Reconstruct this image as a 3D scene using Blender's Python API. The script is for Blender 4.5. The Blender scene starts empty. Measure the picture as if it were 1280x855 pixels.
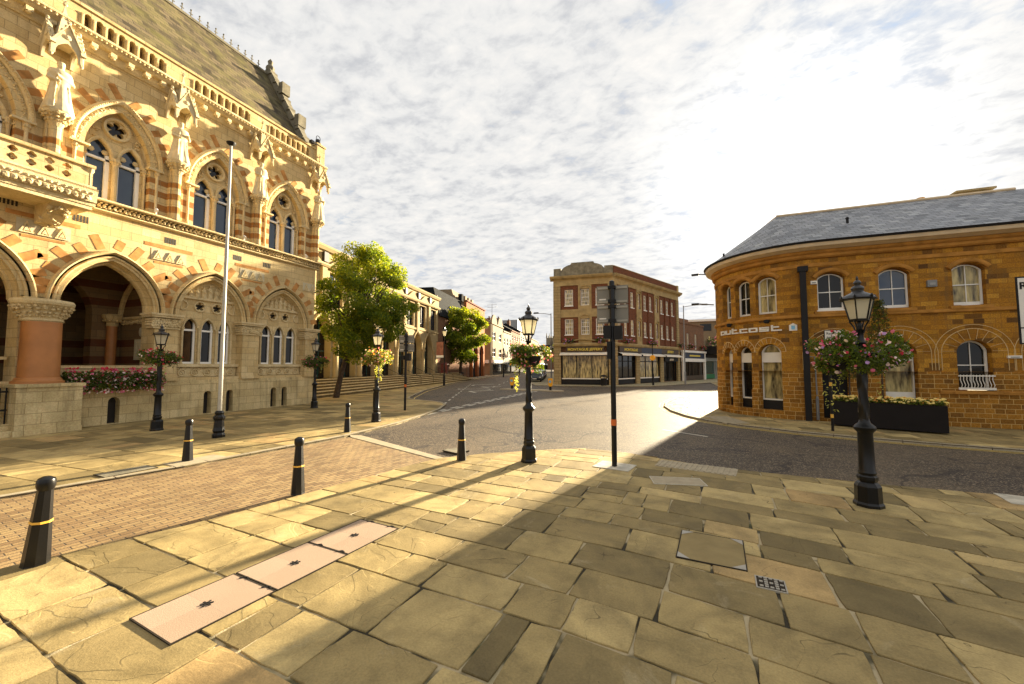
import bpy, bmesh, math, random
from mathutils import Vector, Matrix, noise
from mathutils.geometry import tessellate_polygon
SC = bpy.context.scene
COL = SC.collection
RND = random.Random(11)
PI = math.pi
cos, sin, rad = math.cos, math.sin, math.radians
U = RND.uniform

# ------------------------------------------------------------------ frames
class Frame:
    """local (u along wall, d outward, z up) -> world"""
    def __init__(s, o=(0, 0, 0), u=(1, 0), d=None):
        s.o = Vector((o[0], o[1], o[2] if len(o) > 2 else 0))
        l = math.hypot(*u); s.u = Vector((u[0]/l, u[1]/l, 0))
        if d is None: d = (-s.u.y, s.u.x)
        l = math.hypot(*d); s.d = Vector((d[0]/l, d[1]/l, 0))
    def __call__(s, p):
        return s.o + s.u*p[0] + s.d*p[1] + Vector((0, 0, p[2]))
WORLD = Frame()

class Bend:
    """wall following a path of plan points; u is arc length"""
    def __init__(s, pts):
        s.p = [Vector(p) for p in pts]; s.s = [0]
        for a, b in zip(s.p, s.p[1:]): s.s.append(s.s[-1] + (b-a).length)
        s.n = []
        for i in range(len(s.p)):
            a = s.p[max(0, i-1)]; b = s.p[min(len(s.p)-1, i+1)]; t = (b-a).normalized()
            s.n.append(Vector((t.y, -t.x)))
    def __call__(s, q):
        u, d, z = q
        i = 0
        while i < len(s.s)-2 and u > s.s[i+1]: i += 1
        t = (u-s.s[i])/(s.s[i+1]-s.s[i])
        tc = min(1, max(0, t))
        n = (s.n[i]*(1-tc) + s.n[i+1]*tc).normalized()
        p = s.p[i]*(1-t) + s.p[i+1]*t + n*d
        return Vector((p.x, p.y, z))

def rootloc(o):
    v = Vector((0, 0, 0))
    while o is not None:
        v += o.location; o = o.parent
    return v

class MB:
    def __init__(s, fr=WORLD):
        s.fr = fr; s.v = []; s.l = []; s.f = []; s.m = []; s.c = []; s.tint = None
    def add(s, vs, fs, m=0, fr=None):
        fr = fr or s.fr; n = len(s.v)
        for p in vs:
            s.l.append(p); s.v.append(fr(p))
        for f in fs:
            s.f.append([i+n for i in f]); s.m.append(m); s.c.append(s.tint)
        return s
    def box(s, a0, a1, b0, b1, c0, c1, m=0):
        v = [(a, b, c) for a in (a0, a1) for b in (b0, b1) for c in (c0, c1)]
        return s.add(v, [(0,1,3,2),(4,6,7,5),(0,4,5,1),(2,3,7,6),(0,2,6,4),(1,5,7,3)], m)
    def bar(s, p, q, w, h=None, m=0):
        """square bar between local points"""
        h = h or w; p = Vector(p); q = Vector(q); t = (q-p).normalized()
        a = t.cross(Vector((0, 0, 1)))
        if a.length < .01: a = Vector((1, 0, 0))
        a.normalize(); b = t.cross(a)
        v = [tuple(e + a*x*w/2 + b*y*h/2) for e in (p, q) for x, y in ((-1,-1),(1,-1),(1,1),(-1,1))]
        return s.add(v, [(0,1,2,3),(7,6,5,4),(0,4,5,1),(1,5,6,2),(2,6,7,3),(3,7,4,0)], m)
    def tube(s, pts, r, n=8, m=0, cap=True):
        pts = [Vector(p) for p in pts]
        rs = r if isinstance(r, (list, tuple)) else [r]*len(pts)
        ref = None; vs = []
        for i, p in enumerate(pts):
            t = (pts[min(i+1, len(pts)-1)] - pts[max(i-1, 0)]).normalized()
            if ref is None: ref = Vector((1, 0, 0)) if abs(t.x) < .8 else Vector((0, 1, 0))
            a = (ref - t*ref.dot(t)).normalized(); b = t.cross(a); ref = a
            for k in range(n):
                w = 2*PI*k/n; vs.append(tuple(p + (a*cos(w) + b*sin(w))*rs[i]))
        fs = [(i*n+k, i*n+(k+1) % n, (i+1)*n+(k+1) % n, (i+1)*n+k) for i in range(len(pts)-1) for k in range(n)]
        if cap: fs += [tuple(range(n))[::-1], tuple((len(pts)-1)*n+k for k in range(n))]
        return s.add(vs, fs, m)
    def lathe(s, x, y, prof, n=16, m=0, ph=0, sx=1, sy=1, flute=None):
        vs = []
        for r, z in prof:
            for k in range(n):
                w = 2*PI*k/n + ph; rr = r*(flute(w, z) if flute else 1)
                vs.append((x + rr*cos(w)*sx, y + rr*sin(w)*sy, z))
        L = len(prof)
        fs = [(i*n+k, i*n+(k+1) % n, (i+1)*n+(k+1) % n, (i+1)*n+k) for i in range(L-1) for k in range(n)]
        fs += [tuple(range(n))[::-1], tuple((L-1)*n+k for k in range(n))]
        return s.add(vs, fs, m)
    def blob(s, c, r, m=0, k=6, j=0):
        """low faceted lump, r=(rx,ry,rz)"""
        if not isinstance(r, tuple): r = (r, r, r)
        vs = [(c[0], c[1], c[2]-r[2])]; rows = 3
        for i in range(1, rows+1):
            a = PI*i/(rows+1)
            for q in range(k):
                w = 2*PI*(q+.5*(i % 2))/k; e = 1+RND.uniform(-j, j)
                vs.append((c[0]+r[0]*sin(a)*cos(w)*e, c[1]+r[1]*sin(a)*sin(w)*e, c[2]-r[2]*cos(a)*e))
        vs.append((c[0], c[1], c[2]+r[2])); T = len(vs)-1
        fs = [(0, 1+(q+1) % k, 1+q) for q in range(k)]
        for i in range(rows-1):
            fs += [(1+i*k+q, 1+i*k+(q+1) % k, 1+(i+1)*k+(q+1) % k, 1+(i+1)*k+q) for q in range(k)]
        fs += [(T, 1+(rows-1)*k+q, 1+(rows-1)*k+(q+1) % k) for q in range(k)]
        return s.add(vs, fs, m)
    def panel(s, outer, holes=(), d0=-.3, d1=0, m=0, mr=None, back=False):
        """wall panel in the (u,z) plane with holes; reveals run from d1 to d0"""
        loops = [list(outer)] + [list(h) for h in holes]
        tri = tessellate_polygon([[Vector((p[0], p[1], 0)) for p in L] for L in loops])
        flat = [p for L in loops for p in L]
        s.add([(p[0], d1, p[1]) for p in flat], [tuple(t) for t in tri], m)
        if back: s.add([(p[0], d0, p[1]) for p in flat], [tuple(t)[::-1] for t in tri], m)
        for j, L in enumerate(loops):
            n = len(L); v = [(p[0], d1, p[1]) for p in L] + [(p[0], d0, p[1]) for p in L]
            s.add(v, [(i, (i+1) % n, n+(i+1) % n, n+i) for i in range(n)], m if (j == 0 or mr is None) else mr)
        return s
    def prism(s, plan, z0, z1, m=0, mt=None):
        """vertical prism over a plan outline (a,b)"""
        n = len(plan)
        tri = tessellate_polygon([[Vector((p[0], p[1], 0)) for p in plan]])
        v = [(p[0], p[1], z1) for p in plan] + [(p[0], p[1], z0) for p in plan]
        s.add(v, [tuple(t) for t in tri], m if mt is None else mt)
        s.add(v, [tuple(i+n for i in t)[::-1] for t in tri] + [(i, (i+1) % n, n+(i+1) % n, n+i) for i in range(n)], m)
        return s
    def sweep(s, path, prof, m=0, closed=False):
        """profile (offset along path normal, d) swept along a (u,z) path"""
        n = len(path); k = len(prof); vs = []
        for i in range(n):
            a = path[(i-1) % n] if closed or i else path[0]
            b = path[(i+1) % n] if closed or i < n-1 else path[-1]
            t = Vector((b[0]-a[0], b[1]-a[1])); t.normalize(); nx, nz = -t.y, t.x
            for o, d in prof: vs.append((path[i][0]+nx*o, d, path[i][1]+nz*o))
        fs = []
        for i in range(n if closed else n-1):
            j = (i+1) % n
            fs += [(i*k+q, i*k+q+1, j*k+q+1, j*k+q) for q in range(k-1)]
        if not closed: fs += [tuple(range(k)), tuple((n-1)*k+q for q in range(k))[::-1]]
        return s.add(vs, fs, m)
    def build(s, name, mats, parent=None, smooth=False, origin=None, normals=True):
        if not isinstance(mats, (list, tuple)): mats = [mats]
        off = rootloc(parent) if parent is not None else Vector(origin or (0, 0, 0))
        me = bpy.data.meshes.new(name)
        me.from_pydata([tuple(p-off) for p in s.v], [], s.f)
        for m in mats: me.materials.append(m)
        me.polygons.foreach_set('material_index', s.m)
        uv = me.uv_layers.new(name='UVMap'); buf = []
        L = s.l
        for f in s.f:
            a, b, c = L[f[0]], L[f[1]], L[f[2]]
            e1 = (b[0]-a[0], b[1]-a[1], b[2]-a[2]); e2 = (c[0]-a[0], c[1]-a[1], c[2]-a[2])
            nx = abs(e1[1]*e2[2]-e1[2]*e2[1]); ny = abs(e1[2]*e2[0]-e1[0]*e2[2]); nz = abs(e1[0]*e2[1]-e1[1]*e2[0])
            if nz > nx*1.2 and nz > ny*1.2: q = [(L[i][0], L[i][1]) for i in f]
            elif nx > ny: q = [(L[i][1], L[i][2]) for i in f]
            else: q = [(L[i][0], L[i][2]) for i in f]
            for t in q: buf += t
        uv.data.foreach_set('uv', buf)
        if any(c is not None for c in s.c):
            at = me.color_attributes.new('tint', 'FLOAT_COLOR', 'CORNER'); cb = []
            for f, c in zip(s.f, s.c):
                c = c or (.5, .5, .5)
                cb += [c[0], c[1], c[2], 1]*len(f)
            at.data.foreach_set('color', cb)
        me.update()
        if normals and len(s.f) < 60000:
            bm = bmesh.new(); bm.from_mesh(me)
            bmesh.ops.recalc_face_normals(bm, faces=bm.faces); bm.to_mesh(me); bm.free()
        if smooth:
            me.polygons.foreach_set('use_smooth', [True]*len(me.polygons))
            me.set_sharp_from_angle(angle=rad(38))
        o = bpy.data.objects.new(name, me); COL.objects.link(o)
        if parent is not None: o.parent = parent
        else: o.location = off
        return o

def tag(o, label, cat, group=None):
    o['label'] = label; o['category'] = cat
    if group: o['group'] = group
    return o
def struct(o, kind='structure'):
    o['kind'] = kind; return o
def thing(name, label, cat, loc=(0, 0, 0), group=None, rz=0):
    o = bpy.data.objects.new(name, None); COL.objects.link(o)
    o.empty_display_size = .2
    o.location = loc; o.rotation_euler = (0, 0, rz)
    return tag(o, label, cat, group)
def dup(o, loc=None, rz=None, label=None, scale=None):
    c = o.copy(); COL.objects.link(c)
    if loc is not None: c.location = loc
    if rz is not None: c.rotation_euler = (0, 0, rz)
    if scale is not None: c.scale = (scale,)*3 if not isinstance(scale, tuple) else scale
    if label: c['label'] = label
    for ch in list(o.children):
        d = dup(ch); d.parent = c
    return c

# arcs
def arch(uc, zs, w, h, n=10):
    """pointed (h>w), round (h=w) arch from left springing over the apex to the right one"""
    if h >= w:
        r = (w*w+h*h)/(2*w); a1 = math.asin(min(1, h/r)); out = []
        for i in range(n+1):
            a = a1*i/n; out.append((uc - w + r - r*cos(a), zs + r*sin(a)))
        return out + [(2*uc-p[0], p[1]) for p in out[-2::-1]]
    r = (w*w+h*h)/(2*h); a0 = math.asin(w/r)
    return [(uc + r*sin(-a0+2*a0*i/(2*n)), zs + h - r + r*cos(-a0+2*a0*i/(2*n))) for i in range(2*n+1)]
def opening(uc, z0, zs, w, h, n=10):
    return [(uc-w, z0)] + arch(uc, zs, w, h, n) + [(uc+w, z0)]
def circ(uc, zc, r, n=20, f=None):
    return [(uc + r*(f(2*PI*i/n) if f else 1)*sin(2*PI*i/n), zc + r*(f(2*PI*i/n) if f else 1)*cos(2*PI*i/n)) for i in range(n)]
def rect(a, b, c, d): return [(a, c), (a, d), (b, d), (b, c)]
foil5 = lambda w: .5+.5*abs(cos(2.5*w))**.55

# ------------------------------------------------------------------ materials
class NT:
    def __init__(s, name):
        s.mat = bpy.data.materials.new(name); s.mat.use_nodes = True
        s.t = s.mat.node_tree; s.n = s.t.nodes; s.b = s.n['Principled BSDF']
    def node(s, k, **kw):
        o = s.n.new(k)
        for a, b in kw.items(): setattr(o, a, b)
        return o
    def link(s, a, b): s.t.links.new(a, b)
    def inp(s, sock, v):
        if isinstance(v, bpy.types.NodeSocket): s.link(v, sock)
        elif isinstance(v, (tuple, list)) and len(v) == 3 and sock.type == 'RGBA': sock.default_value = (*v, 1)
        else: sock.default_value = v
    def mix(s, f, a, b, blend='MIX'):
        o = s.node('ShaderNodeMix', data_type='RGBA', blend_type=blend)
        s.inp(o.inputs[0], f); s.inp(o.inputs[6], a); s.inp(o.inputs[7], b); return o.outputs[2]
    def math(s, op, a, b=0., c=None):
        o = s.node('ShaderNodeMath', operation=op); s.inp(o.inputs[0], a); s.inp(o.inputs[1], b)
        if c is not None: s.inp(o.inputs[2], c)
        return o.outputs[0]
    def noise(s, vec, scale, detail=4, rough=.55, dist=0):
        o = s.node('ShaderNodeTexNoise'); s.link(vec, o.inputs['Vector'])
        o.inputs['Scale'].default_value = scale; o.inputs['Detail'].default_value = detail
        o.inputs['Roughness'].default_value = rough; o.inputs['Distortion'].default_value = dist
        return o.outputs['Fac']
    def voro(s, vec, scale, feature='F1', out='Distance'):
        o = s.node('ShaderNodeTexVoronoi', feature=feature); s.link(vec, o.inputs['Vector'])
        o.inputs['Scale'].default_value = scale; return o.outputs[out]
    def ramp(s, f, stops):
        o = s.node('ShaderNodeValToRGB'); s.link(f, o.inputs[0]); e = o.color_ramp.elements
        while len(e) > len(stops): e.remove(e[-1])
        while len(e) < len(stops): e.new(1)
        for x, (p, c) in zip(e, stops):
            x.position = p; x.color = (*c, 1) if isinstance(c, (tuple, list)) else (c, c, c, 1)
        return o.outputs[0]
    def pos(s): return s.node('ShaderNodeNewGeometry').outputs['Position']
    def uv(s): return s.node('ShaderNodeTexCoord').outputs['UV']
    def bump(s, h, strength=.4, dist=.02, prev=None):
        o = s.node('ShaderNodeBump'); s.link(h, o.inputs['Height']); o.inputs['Strength'].default_value = strength
        o.inputs['Distance'].default_value = dist
        if prev is not None: s.link(prev, o.inputs['Normal'])
        return o.outputs['Normal']
    def out(s, col=None, rough=None, normal=None, **kw):
        if col is not None: s.inp(s.b.inputs['Base Color'], col)
        if rough is not None: s.inp(s.b.inputs['Roughness'], rough)
        if normal is not None: s.link(normal, s.b.inputs['Normal'])
        for k, v in kw.items(): s.inp(s.b.inputs[k.replace('_', ' ')], v)
        return s.mat

def m_plain(name, col, rough=.6, var=.25, scale=3, metal=0, bump=.1, spec=None):
    spec = spec if spec is not None else (.1 if rough > .75 else .45)
    t = NT(name); p = t.pos(); n = t.noise(p, scale, 5)
    lo = tuple(c*(1-var) for c in col); hi = tuple(min(1, c*(1+var)) for c in col)
    c = t.ramp(n, [(.3, lo), (.7, hi)])
    n2 = t.noise(p, scale*12, 4)
    return t.out(c, rough, t.bump(n2, bump, .01), Metallic=metal, Specular_IOR_Level=spec)

def m_block(name, cols, mortar, bw, bh, ms, rough=.85, bump=.5, stain=.25, staincol=(.1, .08, .05), grain=.15, off=.5, bands=None, gscale=25, smooth=.1, squash=1, streak=0, spec=.08):
    """coursed masonry in wall coordinates; each block takes its own colour"""
    t = NT(name); uv = t.uv(); p = t.pos()
    w = t.node('ShaderNodeVectorMath', operation='SCALE'); nz = t.node('ShaderNodeTexNoise'); t.link(p, nz.inputs['Vector']); nz.inputs['Scale'].default_value = 2.5
    t.link(nz.outputs['Color'], w.inputs[0]); w.inputs['Scale'].default_value = ms*1.6
    ad = t.node('ShaderNodeVectorMath', operation='ADD'); t.link(uv, ad.inputs[0]); t.link(w.outputs[0], ad.inputs[1])
    b = t.node('ShaderNodeTexBrick', offset=off, squash=squash, squash_frequency=3); t.link(ad.outputs[0], b.inputs['Vector'])
    b.inputs['Scale'].default_value = 1; b.inputs['Color1'].default_value = (0, 0, 0, 1); b.inputs['Color2'].default_value = (1, 1, 1, 1)
    b.inputs['Mortar'].default_value = (.5, .5, .5, 1); b.inputs['Mortar Size'].default_value = ms; b.inputs['Mortar Smooth'].default_value = smooth
    b.inputs['Brick Width'].default_value = bw; b.inputs['Row Height'].default_value = bh
    c = t.ramp(b.outputs['Color'], [(i/max(1, len(cols)-1), k) for i, k in enumerate(cols)])
    n = t.noise(p, 1.3, 6, .6); g = t.noise(p, gscale, 5, .65)
    c = t.mix(grain, c, t.ramp(g, [(.3, 0.), (.7, 1.)]), 'OVERLAY')
    if bands:
        sp = t.node('ShaderNodeSeparateXYZ'); t.link(p, sp.inputs[0]); z = sp.outputs[2]
        acc = None
        for a, bb in bands[1]:
            k = t.math('MULTIPLY', t.math('GREATER_THAN', z, a), t.math('LESS_THAN', z, bb))
            acc = k if acc is None else t.math('MAXIMUM', acc, k)
        c = t.mix(acc, c, t.mix(.5, bands[0], c, 'OVERLAY'))
    c = t.mix(b.outputs['Fac'], c, mortar)
    c = t.mix(t.math('MULTIPLY', t.ramp(n, [(.42, 0.), (.72, 1.)]), stain), c, staincol)
    h = t.math('ADD', t.math('MULTIPLY', t.math('SUBTRACT', 1., b.outputs['Fac']), 1.), t.math('MULTIPLY', g, .5))
    if streak:
        mm = t.node('ShaderNodeMapping'); t.link(p, mm.inputs[0]); mm.inputs['Scale'].default_value = (3.2, 3.2, .35)
        sk = t.ramp(t.noise(mm.outputs[0], 1.6, 6, .7), [(.5, 0.), (.72, 1.)])
        c = t.mix(t.math('MULTIPLY', sk, streak), c, (.13, .10, .055))
    return t.out(c, rough, t.bump(h, bump, .012), Specular_IOR_Level=spec)

def m_glass(name, col=(.02, .03, .045), rough=.04, var=None, spec=.8):
    t = NT(name); p = t.pos(); c = col
    if var:
        mm = t.node('ShaderNodeMapping'); t.link(p, mm.inputs[0]); mm.inputs['Scale'].default_value = (2.2, 2.2, .5)
        c = t.ramp(t.noise(mm.outputs[0], 2.6, 4), [(.35, col), (.65, var)])
    n = t.noise(p, .9, 2)
    return t.out(c, rough, t.bump(n, .12, .05), Specular_IOR_Level=spec)
def m_leaf(name, a, b, tr=.5, scale=1.2, rough=.5):
    t = NT(name); p = t.pos(); c = t.ramp(t.noise(p, scale, 4), [(.35, a), (.65, b)])
    c2 = t.mix(.25, c, t.ramp(t.noise(p, 9, 2), [(.3, .2), (.7, .8)]), 'OVERLAY')
    t.out(c2, rough, Specular_IOR_Level=.3)
    tl = t.node('ShaderNodeBsdfTranslucent'); t.link(t.mix(1., c2, (1.6, 1.5, .7), 'MULTIPLY'), tl.inputs[0])
    mx = t.node('ShaderNodeMixShader'); mx.inputs[0].default_value = tr
    t.link(t.b.outputs[0], mx.inputs[1]); t.link(tl.outputs[0], mx.inputs[2]); t.link(mx.outputs[0], t.n['Material Output'].inputs[0])
    return t.mat

M = {}
LIME = [(.52, .39, .19), (.62, .48, .25), (.56, .41, .195), (.68, .54, .30)]
M['lime'] = m_block('limestone', LIME, (.30, .22, .11), .62, .3, .007, streak=.32, bump=.25, stain=.3, staincol=(.24, .17, .08), grain=.2)
M['limelow'] = m_block('limestone_lower', streak=.55, cols=[(.55, .43, .22), (.66, .53, .29), (.60, .46, .23)], mortar=(.34, .25, .12), bw=.7, bh=.33, ms=.008, bump=.3, stain=.5, staincol=(.2, .15, .06), grain=.25)
M['band'] = m_block('limestone_banded', LIME, (.30, .22, .11), .5, .3, .007, streak=.32, bump=.25, stain=.2, staincol=(.24, .17, .08), grain=.2,
    bands=((.30, .15, .055), [(8.35, 8.62), (8.9, 9.15), (9.4, 9.62)]))
def m_carve():
    t = NT('carved_limestone'); p = t.pos()
    c = t.ramp(t.noise(p, 2.2, 5), [(.3, (.52, .40, .21)), (.7, (.70, .56, .33))])
    v = t.noise(p, 30, 5, .7)
    ao = t.mix(.35, c, t.ramp(v, [(.3, .25), (.65, .8)]), 'OVERLAY')
    return t.out(ao, .85, t.bump(v, 1., .03), Specular_IOR_Level=.08)
M['carve'] = m_carve()
M['crevice_riser'] = m_plain('crevice_shade_and_riser_stone', (.20, .145, .07), .9, .35, 5, bump=.6)  # crevice shade of the carved string course put into colour; also step risers
M['pale'] = m_plain('pale_statue_stone', (.60, .50, .31), .8, .15, 4, bump=.2)
M['iron'] = m_plain('ironstone', (.42, .21, .07), .85, .4, 3, bump=.3)
M['red_col'] = m_plain('terracotta_column_stone', (.40, .165, .05), .5, .15, 2, bump=.1)
M['relief'] = m_plain('relief_panel', (.5, .44, .3), .85, .1, 8, bump=.3)
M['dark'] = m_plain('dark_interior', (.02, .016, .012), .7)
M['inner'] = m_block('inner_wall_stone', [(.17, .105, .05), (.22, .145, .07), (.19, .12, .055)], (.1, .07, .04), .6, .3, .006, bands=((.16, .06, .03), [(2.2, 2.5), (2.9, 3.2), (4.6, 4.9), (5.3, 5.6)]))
M['slate'] = m_block('roof_slates_grey', [(.045, .036, .024), (.115, .09, .055), (.16, .125, .075), (.075, .06, .038)], (.05, .045, .035), .45, .22, .012, bump=.8, stain=.45, staincol=(.22, .2, .06), rough=.7)
M['slate2'] = m_block('roof_slates_blue', [(.12, .13, .145), (.3, .31, .33), (.19, .2, .22), (.36, .37, .38)], (.06, .06, .065), .34, .2, .01, bump=.9, stain=.2, staincol=(.14, .13, .1), rough=.38)
M['slate3'] = m_block('roof_dark', [(.010, .012, .014), (.018, .02, .022)], (.01, .01, .01), .5, .3, .008, rough=.95, stain=0, grain=.05)
M['glass'] = m_glass('window_glass_blue', (.012, .03, .065), .03)
M['glassd'] = m_glass('window_glass_dark', (.008, .008, .008), .06, spec=.35)
M['glassw'] = m_glass('window_glass_curtain_lit_display', (.05, .04, .025), .1, (.62, .50, .22), .4)  # curtain tones; on shopfronts the yellow puts the lit display into the colour
M['glassg'] = m_glass('window_glass_teal', (.02, .06, .055), .05)
M['pole'] = m_plain('flagpole_grey_white', (.42, .40, .34), .5, .15, 2)
M['white'] = m_plain('white_paint', (.78, .74, .66), .5, .05)
M['whitec'] = m_plain('white_sash_paint', (.8, .78, .72), .45, .05)
M['sand'] = m_block('orange_sandstone', [(.20, .09, .018), (.47, .225, .028), (.37, .165, .022), (.53, .27, .04), (.27, .12, .02), (.45, .205, .026), (.11, .055, .02), (.43, .205, .028)], (.28, .13, .03), .46, .17, .007, streak=.4, bump=.6, stain=.35, staincol=(.2, .09, .02), grain=.45, squash=.6)
M['sandlow'] = m_block('orange_sandstone_repointed', [(.17, .08, .022), (.40, .185, .03), (.30, .135, .025), (.22, .10, .02), (.37, .17, .028)], (.58, .38, .14), .36, .165, .009, bump=.7, stain=.25, staincol=(.16, .08, .02), grain=.4, squash=.7)
M['sandtrim'] = m_plain('dressed_sandstone', (.42, .20, .045), .85, .25, 3, bump=.3)
M['mortar'] = m_plain('pale_pointing', (.66, .48, .24), .9, .1)
M['cream'] = m_plain('cream_cornice_paint', (.62, .48, .30), .6, .12)
M['brick'] = m_block('red_brick', [(.085, .028, .016), (.20, .062, .028), (.13, .04, .022)], (.15, .09, .055), .225, .075, .01, stain=.2, bump=.3)
M['brick2'] = m_block('orange_brick', [(.30, .09, .028), (.36, .115, .035), (.27, .08, .024)], (.3, .15, .07), .225, .075, .01, stain=.15)
M['brick3'] = m_block('brown_brick', [(.16, .07, .04), (.25, .11, .06), (.13, .06, .04)], (.22, .16, .1), .225, .075, .01, stain=.2)
M['ash'] = m_block('yellow_ashlar', [(.33, .25, .12), (.39, .295, .15), (.28, .21, .10)], (.14, .10, .05), .9, .32, .016, stain=.3, staincol=(.2, .15, .07), bump=.6)
M['ashp'] = m_plain('yellow_dressed_stone', (.36, .27, .13), .8, .25, 1.5, spec=.08, bump=.2)
M['grime'] = m_plain('weathered_grey_stone', (.2, .18, .13), .9, .35, 2.5, bump=.5)
M['ext'] = m_block('extension_stone', [(.34, .26, .13), (.41, .315, .165), (.37, .285, .145)], (.3, .23, .13), .9, .4, .008, stain=.25, staincol=(.22, .17, .08))
M['black'] = m_plain('black_cast_iron_paint', (.005, .005, .0055), .3, .2, bump=.15, spec=.35)
M['blackm'] = m_plain('matt_black', (.009, .008, .008), .6, .2, spec=.3)
M['gold'] = m_plain('gold_band_paint', (.75, .42, .06), .4, .1)
M['orange'] = m_plain('orange_band_paint', (.6, .13, .02), .5, .1)
M['lead'] = m_plain('grey_lead', (.3, .3, .29), .5, .2)
M['signback'] = m_plain('grey_sign_back', (.2, .185, .15), .5, .15, 2)
M['chan'] = m_plain('aluminium_channel', (.34, .31, .25), .4, .1, 2)
M['steel'] = m_plain('galvanised_grey', (.2, .2, .2), .45, .15, 2)
M['red'] = m_plain('red_sign_paint', (.38, .012, .012), .4, .1)
M['maroon'] = m_plain('kiosk_red_shaded', (.10, .008, .008), .5, .2)  # kiosk red darkened: the shade it stands in is put into the colour
M['yel'] = m_plain('yellow_bollard_paint', (.8, .38, .01), .4, .1)
M['planter'] = m_plain('planter_charcoal', (.010, .0075, .007), .6, .15, spec=.2)
M['brownsign'] = m_plain('brown_signboard', (.05, .03, .015), .5, .2)
M['goldtext'] = m_plain('gold_lettering', (.65, .5, .06), .5, .05)
M['navy'] = m_plain('navy_signboard', (.02, .03, .06), .5, .2)
M['grey_p'] = m_plain('grey_shopfront', (.3, .32, .3), .5, .1)
M['green'] = m_plain('green_stallriser', (.02, .16, .06), .5, .1)
M['awn'] = m_plain('cream_awning', (.8, .74, .62), .6, .1)
M['render1'] = m_plain('cream_render', (.24, .185, .115), .8, spec=.05, var=.12, scale=.8)
M['render2'] = m_plain('white_render', (.31, .26, .19), .8, spec=.05, var=.1, scale=.8)
M['cherry'] = m_plain('pot_clay', (.5, .3, .12), .8, .15)
M['bark'] = m_plain('tree_bark', (.07, .05, .035), .9, .35, 8, bump=.6)
M['leaf1'] = m_leaf('leaf_green', (.07, .12, .011), (.15, .20, .017), .5)
M['leaf2'] = m_leaf('leaf_yellow_green_sunlit', (.17, .23, .015), (.33, .33, .02), .55)
M['leaf3'] = m_leaf('leaf_basket_green', (.035, .06, .012), (.09, .12, .03), .4, 6)
M['leaf4'] = m_leaf('leaf_trailing_yellow', (.3, .33, .08), (.5, .48, .16), .5, 5)
M['leaf5'] = m_leaf('leaf_conifer', (.035, .04, .012), (.09, .075, .02), .3, 5)
M['fpink'] = m_leaf('petal_pink', (.6, .08, .2), (.75, .25, .38), .3, 5)
M['fwhite'] = m_leaf('petal_pale_pink', (.75, .5, .55), (.85, .75, .72), .3, 5)
M['fred'] = m_leaf('petal_red', (.5, .02, .06), (.65, .05, .1), .3, 5)
M['fpurp'] = m_leaf('petal_lilac', (.4, .22, .6), (.55, .35, .7), .3, 5)
M['fyel'] = m_leaf('petal_yellow', (.8, .66, .2), (.85, .75, .35), .3, 5)
M['forg'] = m_leaf('petal_orange', (.7, .3, .05), (.75, .4, .1), .3, 5)
def m_lampglass():
    t = NT('lamp_glazing'); t.out((.9, .84, .66), .3)
    tl = t.node('ShaderNodeBsdfTranslucent'); tl.inputs[0].default_value = (1, .95, .76, 1)
    mx = t.node('ShaderNodeMixShader'); mx.inputs[0].default_value = .6
    t.link(t.b.outputs[0], mx.inputs[1]); t.link(tl.outputs[0], mx.inputs[2]); t.link(mx.outputs[0], t.n['Material Output'].inputs[0])
    return t.mat
M['lampglass'] = m_lampglass()

def text_mesh(txt, size, mat, name, fr, u, d, z, parent, thick=.01, wide=1, bold=0, center=True):
    cu = bpy.data.curves.new('txt', 'FONT'); cu.body = txt; cu.size = size; cu.extrude = thick; cu.offset = bold
    cu.resolution_u = 3
    if center: cu.align_x = 'CENTER'
    to = bpy.data.objects.new('txt', cu); COL.objects.link(to)
    dg = bpy.context.evaluated_depsgraph_get(); me = bpy.data.meshes.new_from_object(to.evaluated_get(dg))
    vs = [(u+v.co.x*wide, d+v.co.z, z+v.co.y) for v in me.vertices]; fs = [tuple(p.vertices) for p in me.polygons]
    bpy.data.objects.remove(to); bpy.data.curves.remove(cu); bpy.data.meshes.remove(me)
    mb = MB(fr); mb.add(vs, fs); return mb.build(name, mat, parent, normals=False)
# ------------------------------------------------------------------ ground, road, pavements
def clip_convex(poly, clip):
    """Sutherland-Hodgman: clip 'poly' by the convex ccw polygon 'clip'"""
    out = poly
    for i in range(len(clip)):
        a, b = clip[i], clip[(i+1) % len(clip)]; src = out; out = []
        if not src: return []
        def side(p): return (b[0]-a[0])*(p[1]-a[1]) - (b[1]-a[1])*(p[0]-a[0])
        for j in range(len(src)):
            p, q = src[j], src[(j+1) % len(src)]; sp, sq = side(p), side(q)
            if sp >= 0: out.append(p)
            if (sp >= 0) != (sq >= 0):
                t = sp/(sp-sq); out.append((p[0]+(q[0]-p[0])*t, p[1]+(q[1]-p[1])*t))
    return out
def area(p):
    return abs(sum(p[i][0]*p[(i+1) % len(p)][1]-p[(i+1) % len(p)][0]*p[i][1] for i in range(len(p))))/2
def ccw(p):
    s = sum(p[i][0]*p[(i+1) % len(p)][1]-p[(i+1) % len(p)][0]*p[i][1] for i in range(len(p)))
    return p if s > 0 else p[::-1]

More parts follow.
